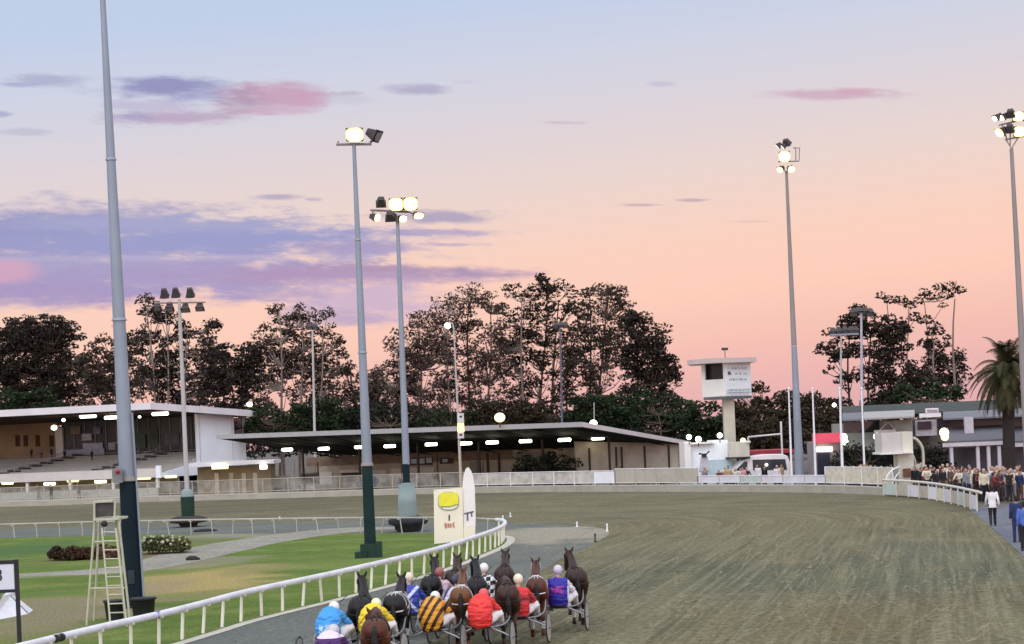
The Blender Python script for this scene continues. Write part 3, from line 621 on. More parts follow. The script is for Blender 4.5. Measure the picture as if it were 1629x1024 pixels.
# right bay of the shed: wall under the falling eave
a=W(905,745,180); C0=W(1094,745,187.5)
mb=MB(); d=Vector((C0.x-B.x,C0.y-B.y,0)); 
q0=Vector((B.x,B.y,0))+Vector((0.55,0.83,0))*8.5+fd*(-6); q1=W(1093,760,186); q1.z=0
w0=Vector((q0.x,q0.y,0)); w1=Vector((q1.x,q1.y,0)); n_=(w1-w0).normalized(); nn=Vector((n_.y,-n_.x,0))
mb.slab([w0,w1,w1+Vector((0,0,3.35)),w0+Vector((0,0,3.95))],nn*-0.3); build('side_wall',mb,mat('side_wall_buff',(0.40,0.35,0.28),0.9,0.15,1.0,bump=0.2),sh,world=True)
for f in (0.12,0.36,0.41,0.62,0.84):
    q=w0.lerp(w1,f)+nn*0.05; mb=MB(); mb.tube([q,q+Vector((0,0,3.3))],0.09,n=6); build('post',mb,mat('post_brown',(0.1,0.07,0.05)),sh,world=True)
# roof lights of the shed
for px,py,r,m_ in ((795,664,.40,lty),(944,673,.28,ltw)):
    p=W(px,py,176 if px<900 else 176); g=thing('roof_lamp',['glaring yellow lamp standing on the roof edge of the long shed','small white bulb on the ridge corner of the long shed'][px>900],'lamp',p)
    mb=MB(); mb.ball((0,0,0),(r*1.15,r,r)); build('bulb',mb,m_,g); mb=MB(); mb.tube([(0,0,-r*0.7),(0,0,-r-0.5)],0.06,n=6); build('stem',mb,housing,g)
# low annexe at far left of the shed, lit
an=thing('snack_kiosk','low flat-roofed kiosk between the grandstand and the long shed','kiosk',W(375,760,206).to_2d().to_3d())
mb=MB(); pxbox(mb,315,741,432,800,207,4,zmin=-0.04); build('wall',mb,mat('kiosk_wall',(0.24,0.19,0.11),0.9,0.25,0.4),an,world=True)
mb=MB(); pxbox(mb,300,734,436,739.5,205.5,6.2); build('roof',mb,fasc,an,world=True)
for px in (350,419):
    p=W(px,742.5,205.3); mb=MB(); mb.tube([p-Vector((.8 if px<400 else .35,0,0)),p+Vector((.8 if px<400 else .35,0,0))],0.22,n=8); build('tube_light',mb,lty if px<400 else ltw,an,world=True)
for px in (342,365,385,403): 
    mb=MB(); pxbox(mb,px,752,px+7,795,206.9,0.08); build('poster',mb,mat('poster_pale',(0.42,0.37,0.27),0.7,0.3,1),an,world=True)
# ---- judges tower
D0=160.0; s_=S(D0)
tw=thing('judges_tower','white judging box with flat slab roof raised on a concrete pillar','tower',W(1165,700,D0).to_2d().to_3d())
c=W(1153,604,D0); xr=W(1197,604,D0).x; xlft=W(1122,604,D0).x
zt=W(1153,577,D0).z; zbm=W(1153,630,D0).z; zsill=W(1140,603,D0).z
# plan: near corner at c, right face runs back to the right, left face runs back to the left
P0=Vector((c.x,D0,0)); P1=Vector((xr+0.12,D0+1.9,0)); P3=Vector((xlft-0.05,D0+1.5,0)); P2=P1+(P3-P0)
def wallq(mb,a,b,z0,z1,th=0.12):
    n=(b-a).normalized(); n=Vector((-n.y,n.x,0)); mb.slab([Vector((a.x,a.y,z0)),Vector((b.x,b.y,z0)),Vector((b.x,b.y,z1)),Vector((a.x,a.y,z1))],n*th)
mb=MB(); wallq(mb,P0,P1,zbm,zt); build('side_wall',mb,mat('weatherboard_white',(0.68,0.72,0.72),0.6,0.08,0.8,stretch=(1,1,6)),tw,world=True)
mb=MB(); wallq(mb,P3,P0,zbm,zsill); wallq(mb,P3,P3.lerp(P0,0.10),zsill,zt); wallq(mb,P3.lerp(P0,0.93),P0,zsill,zt); wallq(mb,P3,P2+(P3-P2)*0.0+Vector((0,0.1,0)),zbm,zt); wallq(mb,P1,P2,zbm,zt); build('front_wall',mb,warmw,tw,world=True)
mb=MB(); n=(P0-P3).normalized(); n=Vector((-n.y,n.x,0)); wallq(mb,P3+n*0.4,P0+n*0.4,zsill,zt,0.05); build('window',mb,mat('window_dark',(0.02,0.014,0.014),0.3,0.3,1),tw,world=True)
mb=MB(); mb.slab([Vector((q.x,q.y,zbm-0.22)) for q in (P0+(P0-P2)*0.02,P1,P2,P3)],(0,0,0.215)); build('floor',mb,mat('tower_floor',(0.10,0.11,0.12),0.8),tw,world=True)
cc=(P0+P2)/2; RZ=[]
r0=W(1095,573,D0); r1=W(1153,573,D0-1.0); r2=W(1199,574,D0+2)
pl=[Vector((r0.x,D0+1.2,zt)),Vector((P0.x-1.0,D0-1.3,zt)),Vector((r2.x+0.1,D0+0.9,zt)),Vector((r2.x-0.2,D0+4.5,zt)),Vector((r0.x+0.6,D0+4.5,zt))]
mb=MB(); mb.slab(pl,(0,0,0.36)); build('roof',mb,mat('slab_roof',(0.52,0.44,0.42),0.7,0.08,0.5),tw,world=True)
xm=W(1163,660,D0).x; mb=MB(); mb.bbox((xm-0.42,D0+1.2,0),(xm+0.42,D0+2.2,zbm-0.22)); build('pillar',mb,mat('pillar_concrete',(0.46,0.43,0.34),0.85,0.12,0.6,bump=0.2),tw,world=True)
p=W(1153,555,D0+1.2); mb=MB(); mb.tube([(p.x,p.y,zt+0.36),(p.x,p.y,p.z-0.1)],0.03,n=6); mb.box((p.x,p.y,p.z),(0.42,0.3,0.2),rz=0.4); build('roof_camera',mb,housing,tw,world=True)
# illegible lettering lines on the side wall: darker painted dashes
d=(P1-P0); nn=Vector((d.y,-d.x,0)).normalized()
tmat=mat('faded_lettering',(0.30,0.33,0.36),0.7,0.3,3)
mb=MB(); a=P0+d*0.12+nn*0.012; b=P0+d*0.86+nn*0.012; z0=zbm+(zt-zbm)*0.36; z1=zbm+(zt-zbm)*0.88
mb.quad((a.x,a.y,z0),(b.x,b.y,z0),(b.x,b.y,z1),(a.x,a.y,z1))
nt=tmat.node_tree; N=nt.nodes; L=nt.links; tc=N.new('ShaderNodeTexCoord'); sp=N.new('ShaderNodeSeparateXYZ'); L.new(tc.outputs['Object'],sp.inputs[0])
rowm=mth('GREATER_THAN',mth('SINE',mth('MULTIPLY',sp.outputs[2],14.5,nt=nt),nt=nt),0.35,nt=nt)
n_2=N.new('ShaderNodeTexNoise'); n_2.inputs['Scale'].default_value=1.0; mp2=N.new('ShaderNodeMapping'); mp2.inputs['Scale'].default_value=(13,3,2); L.new(tc.outputs['Object'],mp2.inputs[0]); L.new(mp2.outputs[0],n_2.inputs['Vector'])
L.new(mth('MULTIPLY',rowm,mth('MULTIPLY',mth('GREATER_THAN',n_2.outputs['Fac'],0.5,nt=nt),0.55,nt=nt),nt=nt),N['Principled BSDF'].inputs['Alpha'])
build('lettering',mb,tmat,tw,world=True)
mb=MB(); a=P0+d*0.12+nn*0.012; z=zbm+(zt-zbm)*0.64; mb.quad((a.x,a.y,z),(a.x+0.22,a.y,z),(a.x+0.22,a.y,z+0.26),(a.x,a.y,z+0.26)); build('emblem',mb,mat('emblem_dark',(0.09,0.07,0.08)),tw,world=True)
mb=MB(); 
for k_ in range(6):
    a=P0+d*(0.08+0.15*k_)+nn*0.10; mb.tube([(a.x,a.y,zbm+0.02),(a.x,a.y,zbm+0.5)],0.025,n=5)
a=P0+d*0.06+nn*0.1; b=P0+d*0.95+nn*0.1
for z in (0.28,0.5): mb.tube([(a.x,a.y,zbm+z),(b.x,b.y,zbm+z)],0.03,n=5)
build('guard_rail',mb,mat('rail_grey',(0.40,0.46,0.50),0.5),tw,world=True)
# white block building under the tower
wb=thing('control_room','white rendered block with a cream corner bay beneath the judging box','building',W(1130,760,157).to_2d().to_3d())
mb=MB(); pxbox(mb,1098,706,1136,775,157,5,zmin=-0.04); pxbox(mb,1136,700,1159,775,157.01,5,zmin=-0.04); build('wall',mb,coolw,wb,world=True)
mb=MB(); pxbox(mb,1090,703,1100,775,156.6,5,zmin=-0.04); build('end_pier',mb,warmw,wb,world=True)
mb=MB(); pxbox(mb,1159.5,703,1192,727,156,4); build('corner_bay',mb,mat('bay_cream',(0.56,0.54,0.44),0.8,0.15,1,stretch=(5,1,0.5)),wb,world=True)
mb=MB(); pxbox(mb,1157,726.8,1194,729,155.6,4.4); build('ledge',mb,darkint,wb,world=True)
mb=MB(); pxbox(mb,1188,701,1194,704,155.7,2); pxbox(mb,1096,704,1136,706,156.5,5.6); build('coping',mb,warmw,wb,world=True)
mb=MB(); pxbox(mb,1118,731,1165,760,156.93,0.06); build('blind_panel',mb,mat('aqua_panel',(0.45,0.56,0.60),0.5,0.15,0.6),wb,world=True)
for i,(px,py) in enumerate(((1096,695),(1111,698.5),(1145,692.5),(1182,700.5))):
    p=W(px,py,156.4); g=thing('globe_lamp',['white globe lamp at the left end of the control room roof','second white globe lamp from the left on the control room roof','white globe lamp on the raised part of the control room roof','cream globe lamp above the cream corner bay'][i],'lamp',p,0,'globe lamps along the control room roof')
    mb=MB(); mb.ball((0,0,0),0.2 if i!=1 else 0.23); build('globe',mb,ltw if i<3 else lty,g); mb=MB(); mb.tube([(0,0,-0.18),(0,0,-0.55)],0.04,n=6); build('stem',mb,housing,g)
# pipe frame to the right of it
fr=thing('pipe_frame','thin pale pipe frame rising behind the white minibus','frame',W(1244,745,165).to_2d().to_3d())
mb=MB(); a=W(1190,695,165); b=W(1243,690,165); c=W(1246,745,165); c.z=-0.04; mb.tube([a,b],0.08,n=6); mb.tube([Vector((b.x,b.y,b.z+1.0)),Vector((b.x,b.y,-0.04))],0.08,n=6); mb.tube([a,Vector((a.x,a.y,-0.04))],0.08,n=6); build('pipe',mb,warmw,fr,world=True)
rs=thing('red_shed','dark red tin shed hidden behind the white minibus','shed',W(1220,745,172).to_2d().to_3d())
mb=MB(); pxbox(mb,1188,721,1262,775,172,6,zmin=-0.04); build('wall',mb,mat('dull_red_tin',(0.10,0.03,0.028),0.8,0.2,1),rs,world=True)
mb=MB(); pxbox(mb,1184,716,1264,721.5,171.6,7); build('roof',mb,red_,rs,world=True)
# ---- red awning shop
aw=thing('awning_kiosk','small kiosk with a bright pink-red awning and a lit tube over its dark doorway','kiosk',W(1318,750,152).to_2d().to_3d())
mb=MB(); pxbox(mb,1297,702,1340,775,153,4,zmin=-0.04); build('wall',mb,mat('kiosk_grey',(0.26,0.22,0.23),0.8,0.2,0.8),aw,world=True)
mb=MB(); pxbox(mb,1297,689,1337,704,151.3,1.6); build('awning',mb,mat('lit_pink_red_canvas',(0.90,0.11,0.17),0.6,0.10,1.2),aw,world=True)  # base colour raised so the awning looks lit without emitting
mb=MB(); pxbox(mb,1301,720,1321,775,152.9,0.09,zmin=0); build('doorway',mb,mat('navy_door',(0.018,0.018,0.04),0.6),aw,world=True)
mb=MB(); a=W(1299,714.5,152.6); b=W(1324,714,152.6); mb.tube([a,b],0.16,n=8); build('tube_light',mb,ltw,aw,world=True)
# ---- clubhouse on the right
ch=thing('clubhouse','long two-level clubhouse with green-grey metal roof, dark balcony windows and a veranda','building',W(1480,745,150).to_2d().to_3d())
rf=mat('green_grey_roof',(0.075,0.082,0.075),0.95,0.12,0.6,spec=0.05,stretch=(6,1,1)); rf2=mat('pale_grey_roof',(0.17,0.17,0.185),0.9,0.1,0.8,stretch=(6,1,1))
def roofq(x0,y0,x1,y1,D1,D2,m_,name='roof',th=0.12):
    xm=(x0+x1)/2; zt=W(xm,y0,D2).z; zb=W(xm,y1,D1).z
    mb=MB(); mb.slab([(W(x0,y1,D1).x,D1,zb),(W(x1,y1,D1).x,D1,zb),(W(x1,y0,D2).x,D2,zt),(W(x0,y0,D2).x,D2,zt)],(0,0,th)); return build(name,mb,m_,ch,world=True)
roofq(1340,641,1700,655.5,154,160,rf)
roofq(1340,658,1412,668.5,150.5,154,rf2); roofq(1500,653,1700,664,150.5,154,rf2); 
mb=MB(); pxbox(mb,1340,655,1700,660,154.3,0.2); build('clerestory',mb,darkint,ch,world=True)
mb=MB(); pxbox(mb,1341,666,1700,775,154,5,zmin=-0.04); build('wall',mb,mat('club_wall',(0.30,0.29,0.27),0.85,0.15,0.8),ch,world=True)
mb=MB(); pxbox(mb,1342,670,1412,688,153.8,0.15); build('window_band',mb,glass,ch,world=True)
mb=MB(); pxbox(mb,1491,664,1597,679,153.8,0.15); pxbox(mb,1597.5,662,1700,677,153.8,0.15); build('window_band',mb,mat('club_glass',(0.03,0.02,0.035),0.2,0.3,1,spec=0.5),ch,world=True)
mb=MB(); pxbox(mb,1342,688,1404,716,152.5,1.4); build('balcony',mb,mat('balcony_green_grey',(0.30,0.33,0.29),0.8,0.15,0.8),ch,world=True)
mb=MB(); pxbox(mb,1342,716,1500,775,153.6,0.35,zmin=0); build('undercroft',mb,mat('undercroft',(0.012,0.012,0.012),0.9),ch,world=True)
# gabled bay with a shallow roof
mb=MB(); pxbox(mb,1410,668,1452,700,151,2.8); build('bay_wall',mb,mat('bay_olive',(0.33,0.32,0.27),0.8,0.12,0.8),ch,world=True)
roofq(1374,656,1455,666,149.0,153,mat('bay_roof',(0.34,0.33,0.31),0.7,0.1),'bay_roof'); 
g0=W(1398,690,150.7)
mb=MB(); a=W(1400,684,150.9); b=W(1424,683,150.9); t_=W(1413,671,150.9); mb.slab([a,b,t_],(0,0.08,0)); build('gable_window',mb,glass,ch,world=True)
mb=MB(); mb.tube([a,t_,b],0.07,n=5); pxbox(mb,1392,683.5,1425,687.5,150.4,0.5); build('gable_frame',mb,mat('frame_pale',(0.5,0.48,0.44)),ch,world=True)
# middle bay window with pale frame
mb=MB(); pxbox(mb,1456,668,1490,693,151.5,2.4); build('bay_frame',mb,mat('mauve_white',(0.52,0.49,0.53),0.7),ch,world=True)
mb=MB(); pxbox(mb,1460,670,1482,683,151.35,0.1); build('bay_window',mb,mat('bay_glass',(0.05,0.03,0.045),0.3),ch,world=True)
# two-tier white sign
mb=MB(); pxbox(mb,1463,657,1497,663.5,150.2,0.25); pxbox(mb,1473,649,1493,656,150.3,0.2); build('roof_sign',mb,mat('sign_white',(0.80,0.76,0.76),0.5,0.1,2),ch,world=True)
mb=MB(); rq=random.Random(2)
for (xa,xb,yy,hh) in ((1475,1492,651.3,3.2),):
    x=xa
    while x<xb: 
        wq=rq.uniform(1.2,2.4); pxbox(mb,x,yy,x+wq,yy+hh,150.17,0.05); x+=wq+1.0
build('sign_letters',mb,mat('letter_mauve',(0.35,0.22,0.28)),ch,world=True)
# veranda
for k_,(x0,x1) in enumerate(((1500,1597),(1610,1700))):
    roofq(x0+(6 if k_==0 else 0),680,x1,702.5,146.5,152.6,mat('veranda_roof',(0.13,0.13,0.14),0.9,0.1,1,stretch=(6,1,1)),'veranda_roof')
    mb=MB(); pxbox(mb,x0,703,x1,709,146.3,0.15); build('veranda_fascia',mb,mat('veranda_white',(0.62,0.58,0.62),0.6,0.08),ch,world=True)
for px in (1513,1555,1572,1589):
    a=W(px,709,146.6); mb=MB(); mb.bbox((a.x-0.11,146.5,0),(a.x+0.11,146.72,a.z)); build('veranda_post',mb,mat('veranda_white',(0.6,0.6,0.6)),ch,world=True)
mb=MB(); pxbox(mb,1500,709,1700,775,150.5,0.3,zmin=0); build('veranda_wall',mb,mat('veranda_wall',(0.11,0.10,0.11),0.8,0.3,0.5),ch,world=True)
a=W(1565,700,146); mb=MB(); a1=W(1562,662,149); mb.bbox((a.x-0.5,149.5,a1.z-2.2),(a.x+0.1,149.9,a1.z)); build('downpipe_box',mb,mat('mauve_white',(0.5,0.5,0.5)),ch,world=True)
# ---- stewards stand: box on a stem with a curved stair
st=thing('stewards_stand','cream viewing box on a stem with a curved stair rail rising above the crowd','viewing stand',W(1440,765,133).to_2d().to_3d())
crm=mat('stand_cream',(0.60,0.58,0.48),0.75,0.12,0.7,bump=0.1)
mb=MB(); pxbox(mb,1403,688,1434,720,131,2.6); build('box_front',mb,mat('stand_mauve_cream',(0.52,0.49,0.46),0.75,0.1,0.7),st,world=True)
mb=MB(); pxbox(mb,1434.2,686.5,1452,718.5,131.1,2.4); build('box_side',mb,crm,st,world=True)
mb=MB(); pxbox(mb,1401,719.5,1436,722.5,130.7,3.0); pxbox(mb,1436,718,1453,721,130.8,2.8); build('box_floor',mb,warmw,st,world=True)
mb=MB(); pxbox(mb,1430,721,1455,800,131.6,1.6,zmin=0); build('stem',mb,crm,st,world=True)
mb=MB(); pxbox(mb,1437,745,1449,758,131.45,0.1); build('notice_board',mb,mat('brown_board',(0.16,0.07,0.04),0.7,0.4,3),st,world=True)
mb=MB()
for i in range(9):
    t_=i/8; x=1456+t_*12; y=762-t_*34 if i<5 else 762-34*t_
    pxbox(mb,x,736+(1-t_)*4,x+1.4,800,131.5+0.1*i,0.1,zmin=0.3)
pts=[W(1452,696,131.3),W(1458,699,131.4),W(1464,706,131.6),W(1468,716,131.8),W(1469,735,132),W(1469,760,132)]
mb.tube(cat_pts(pts,4),0.09,n=6); pts2=[p+Vector((-0.45,0.3,-0.7)) for p in pts]; mb.tube(cat_pts(pts2,4),0.06,n=6)
build('curved_stair',mb,crm,st,world=True)
mb=MB(); mb.tube([W(1408,768,130),W(1412,755,130),W(1420,747,130),W(1430,742,131)],0.05,n=6); mb.tube([W(1420,768,130),W(1426,756,130.3),W(1431,751,131)],0.04,n=6); build('ramp_rail',mb,white,st,world=True)
# ---- white display board at the right edge
wbd=thing('display_board','large plain pinkish-white board on legs at the right edge behind the two tall spectators','board',W(1622,795,117).to_2d().to_3d())
mb=MB(); pxbox(mb,1610,756,1660,797,117,0.08); build('panel',mb,mat('board_pinkish',(0.70,0.62,0.66),0.6,0.06,0.8),wbd,world=True)
mb=MB(); pxbox(mb,1606,751,1660,754.5,116.9,0.2); build('top_rail',mb,warmw,wbd,world=True)
mb=MB(); pxbox(mb,1608,754.5,1610,800,117,0.08,zmin=0); build('leg',mb,warmw,wbd,world=True)
mb=MB(); pxbox(mb,1640,754.5,1642,800,116.85,0.08,zmin=0); build('leg',mb,warmw,wbd,world=True)
# bright lamps among the buildings on the right
for i,(px,py,D,r,m_,lb) in enumerate(((1342,695,148,.26,ltw,'upper white lamp beside the pink-red awning'),(1344,703,148,.24,ltw,'lower white lamp beside the pink-red awning'),(1395,694,149,.26,ltw,'white lamp left of the cream viewing box'),
      (1502,688,145,.34,lty,'upper glaring lamp at the left end of the veranda roof'),(1503,695,145,.28,lty,'lower glaring lamp at the left end of the veranda roof'),(1327,644,160,.16,ltw,'tiny white lamp beside the dark trees left of the clubhouse roof'))):
    p=W(px,py,D); g=thing('wall_lamp',lb,'lamp',p,0,'lamps around the clubhouse'); mb=MB(); mb.ball((0,0,0),r); build('bulb',mb,m_,g); mb=MB(); mb.bbox((-0.05,0.02,-0.05),(0.05,1.5,0.05)); build('bracket',mb,housing,g)
# ---- picture sign between rail and planter
DS=91.0; sg=thing('sponsor_sign','cream board with a yellow badge beside a tall white surfboard-shaped panel behind the rail','sign',W(722,865,DS).to_2d().to_3d())
cb_=mat('sign_cream',(0.84,0.78,0.62),0.6,0.05,1.0); wb_=mat('sign_cool_white',(0.80,0.77,0.74),0.6,0.05,1.0)
def PS(px,py,d=0.0): 
    p=W(px,py,DS+0.0); p.y=DS-d; return p
mb=MB(); mb.slab([PS(691,865),PS(737.5,860),PS(735.5,775.5),PS(690,779)],(0,0.08,0)); build('board',mb,cb_,sg,world=True)
prof=[(756,858),(756.5,815),(755,775),(752.5,757),(749,748),(745,743),(741,745),(737,757),(735.5,776),(737.2,815),(738,860)]
mb=MB(); mb.slab([PS(x,y,-0.1) for x,y in prof],(0,0.08,0)); build('tall_panel',mb,wb_,sg,world=True)
mb=MB(); mb.slab([PS(737.5,838),PS(755.5,835),PS(756,856),PS(738,860)],(0,0.05,0)); build('lower_panel',mb,cb_,sg,world=True)
def disc(mb,pts,d,th=0.02): mb.slab([PS(x,y,d) for x,y in pts],(0,-th,0))
def ell(cx,cy,rx,ry,n=28,pw=2.0,a0=0,a1=2*math.pi):
    o_=[]
    for i in range(n):
        a=a0+(a1-a0)*i/(n if a1-a0>6 else n-1); c_=math.cos(a); s_=math.sin(a); o_.append((cx+rx*math.copysign(abs(c_)**(2/pw),c_),cy-ry*math.copysign(abs(s_)**(2/pw),s_)))
    return o_
mb=MB(); disc(mb,ell(713.5,797,17,15.2,pw=2.6),0.0); build('badge_rim',mb,mat('badge_rim_grey',(0.40,0.43,0.30)),sg,world=True)
mb=MB(); disc(mb,ell(713.5,797,15.8,13.8,pw=2.6),0.022); build('badge',mb,mat('badge_pale_lime',(0.66,0.68,0.40)),sg,world=True)
mb=MB(); disc(mb,[(699,785),(705,783.5),(727,783.5),(728.5,790),(729,801),(716,804.5),(699.5,804.5),(698.5,794)],0.046); build('badge_field',mb,mat('badge_yellow',(0.80,0.76,0.05),0.5,0.08,4),sg,world=True)
mb=MB(); disc(mb,[(703,806),(716,805),(729,801.5),(727,806.5),(718,810),(706,810)],0.046); build('badge_swoosh',mb,mat('badge_white',(0.80,0.82,0.74)),sg,world=True)
mb=MB(); disc(mb,[(701,805.2),(716,804.8),(729.5,801),(729.3,802.6),(716,806.6),(702,806.6)],0.068,0.01); build('badge_line',mb,mat('badge_green',(0.30,0.36,0.08)),sg,world=True)
mb=MB(); disc(mb,[(713.3,820),(716,820),(715.8,828),(713.5,828)],0.0,0.015); disc(mb,[(713.6,818.6),(715.8,818.6),(715.8,819.8),(713.6,819.8)],0.0,0.015); build('small_mark',mb,mat('mark_grey',(0.10,0.10,0.13)),sg,world=True)
mb=MB()
for q in ([(707,832),(709,830.5),(711,833.5),(711,839.5),(708,841),(707.2,838)],[(711.8,832.2),(714.6,832.2),(714.6,839),(711.8,839)],[(715.4,832),(718.2,832.3),(718.2,839),(715.4,839)],[(719.2,833.5),(723,829.5),(722.4,835),(723.6,840),(720.4,838)]): disc(mb,q,0.0,0.015)
build('red_emblem',mb,mat('emblem_red',(0.50,0.22,0.17),0.6,0.3,6),sg,world=True)
tl=mat('text_slate',(0.13,0.12,0.17))
mb=MB(); 
for q in ([(738.5,816),(753.5,812.5),(753.5,815),(738.5,818.4)],[(742.5,817.5),(745,817),(745,828),(742.5,828.5)],[(749,815.5),(751,815),(751.5,822),(749.5,822)],[(739,838),(753.5,835),(753.5,837.5),(739,841)]): disc(mb,q,0.103 if 0 else -0.098,0.015)
build('panel_text',mb,tl,sg,world=True)
for x in (694,734): mb=MB(); a=PS(x,862,-0.11); mb.bbox((a.x-0.04,DS+0.09,0),(a.x+0.04,DS+0.17,a.z+1.5)); build('post',mb,mat('grey_metal',(0.2,0.2,0.2)),sg,world=True)
# ---- distance board at left edge
DL=50.0; db=thing('number_board','pale board with a numeral in a black post frame at the left edge','sign',W(25,1060,DL).to_2d().to_3d())
mb=MB(); a=W(25,890,DL); mb.bbox((a.x-0.045,DL,0),(a.x+0.045,DL+0.09,a.z)); build('post',mb,dark,db,world=True)
b_=W(-60,893,DL); mb=MB(); mb.bbox((b_.x-0.045,DL,0),(b_.x+0.045,DL+0.09,W(-60,890,DL).z)); build('post',mb,dark,db,world=True)
mb=MB(); mb.bbox((b_.x+0.05,DL+0.01,W(0,940,DL).z-0.05),(a.x-0.05,DL+0.08,W(0,940,DL).z+0.03)); mb.bbox((b_.x+0.05,DL+0.01,W(0,895,DL).z-0.04),(a.x-0.05,DL+0.08,W(0,895,DL).z+0.05)); build('frame',mb,dark,db,world=True)
mb=MB(); mb.bbox((b_.x+0.06,DL+0.02,W(0,938,DL).z+0.0),(a.x-0.06,DL+0.05,W(0,897,DL).z)); build('board',mb,mat('board_lilac_white',(0.62,0.64,0.72),0.5,0.05,1),db,world=True)
c=W(-2,916,DL); text('numeral','3',0.42,(wmat(db).inverted()@Vector((c.x,DL+0.012,c.z))),dark,db)
# white sloping cover beside it
wc=thing('white_cover','white plastic cover with sloping sides on the lawn at the left edge','cover',W(10,985,55).to_2d().to_3d())
mb=MB(); g0=G(46,976); g1=G(-60,1004); zt=W(5,950,g0.y).z
mb.add([Vector((g1.x,g0.y-2.2,0)),Vector((g0.x,g0.y-0.1,0)),Vector((g0.x-0.2,g0.y+1.4,0)),Vector((g1.x,g0.y+1.4,0)),Vector((g1.x,g0.y-0.7,0.62)),Vector((g0.x-0.75,g0.y+0.4,0.66)),Vector((g0.x-0.8,g0.y+0.9,0.66)),Vector((g1.x,g0.y+0.8,0.62))],[(0,1,5,4),(1,2,6,5),(2,3,7,6),(3,0,4,7),(4,5,6,7),(3,2,1,0)])
build('shell',mb,mat('cover_white',(0.70,0.70,0.74),0.5,0.12,1.5),wc,world=True)
mb=MB(); mb.tube([(g0.x-0.75,g0.y+0.4,0.67),(g0.x,g0.y-0.1,0.02)],0.02,n=5); build('seam',mb,mat('grey_metal',(0.2,0.2,0.2)),wc,world=True)
# =====================================================  LIGHT MASTS
galv=mat('galvanised_steel',(0.25,0.29,0.345),0.5,0.14,0.8,metal=0.25,stretch=(1,1,0.4)); galv2=mat('brown_grey_steel',(0.27,0.24,0.23),0.6,0.15,0.8,metal=0.2,stretch=(1,1,0.4)); galvl=mat('pale_steel',(0.42,0.41,0.40),0.6,0.1,0.6)
navy=mat('navy_steel',(0.010,0.019,0.026),0.8,0.2,0.6,spec=0.1); grnp=mat('dark_green_paint',(0.008,0.032,0.02),0.6,0.25,1.5); gbase=mat('grey_green_casing',(0.21,0.27,0.26),0.6,0.12,1.0)
blk=mat('planter_black',(0.025,0.03,0.035),0.8,0.3,3)
def pole(t,b,top,r0,r1,m,name='pole',z0=0.0,z1=None,lean=True):
    """b,top: world points"""
    mb=MB(); d=top-b; n=10; pts=[]; rr_=[]
    for i in range(n+1):
        f=i/n; p=b+d*f; pts.append(p); rr_.append(r0+(r1-r0)*f)
    mb.tube(pts,rr_,n=14); return build(name,mb,m,t,world=True)
def floodhead(parent,c,aim,w,lit,dep=0.45,lens=None,hh=None):
    """square floodlight: tapered housing open towards aim"""
    aim=Vector(aim).normalized(); c=Vector(c); up=Vector((0,0,1)); sd=aim.cross(up).normalized(); u2=sd.cross(aim); hh=hh or w*0.8
    o1=[c+sd*(a*w/2)+u2*(b*hh/2) for a,b in ((-1,-1),(1,-1),(1,1),(-1,1))]
    o2=[c-aim*dep+sd*(a*w*0.27)+u2*(b*hh*0.27) for a,b in ((-1,-1),(1,-1),(1,1),(-1,1))]
    mb=MB(); mb.add(o1+o2,[(0,1,5,4),(1,2,6,5),(2,3,7,6),(3,0,4,7),(4,5,6,7),(3,2,1,0)])
    rim=[p+(p-c)*(0.0 if lit else 0.06) for p in o1]; mb.add(rim+[p-aim*0.06 for p in rim],[(0,1,5,4),(1,2,6,5),(2,3,7,6),(3,0,4,7),(4,5,6,7),(3,2,1,0)])
    h=build('floodlight',mb,housing,parent,world=True)
    g=[]
    for q in range(16):
        a_=q*math.pi/8+0.1963; ca,sa=math.cos(a_),math.sin(a_); g.append(c+aim*0.03+sd*(w*0.42*math.copysign(abs(ca)**0.6,ca))+u2*(hh*0.42*math.copysign(abs(sa)**0.6,sa)))
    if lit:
        g2_=[c+aim*0.012+(p-c-aim*0.03)*1.22 for p in g]; mr_=MB(); mr_.slab(g2_,aim*0.008); build('glow_ring',mr_,mat('glow_ring_gold',(1,0.8,0.3),0.4,0,1,emit=1.3,ecol=(1.0,0.72,0.20)),h,world=True)  # emissive ring added around the lens to imitate the lamp's yellow halo
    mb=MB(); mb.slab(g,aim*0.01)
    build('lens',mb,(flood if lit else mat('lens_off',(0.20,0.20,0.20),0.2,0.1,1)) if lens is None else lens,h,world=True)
    return h
def bar(t,pts,r,m,name='crossbar',n=6):
    mb=MB(); mb.tube(pts,r,n=n); return build(name,mb,m,t,world=True)
def collar(t,p,r,m,h=0.14):
    mb=MB(); mb.tube([p,p+Vector((0,0,h*0.35)),p+Vector((0,0,h))],[r*1.22,r*1.22,r*1.04],n=16); return build('collar',mb,m,t,world=True)
def hatch(t,b,r,z,m):
    mb=MB(); mb.box((b.x,b.y-r*0.96,z),(r*0.75,0.05,0.42)); return build('hatch',mb,m,t,world=True)
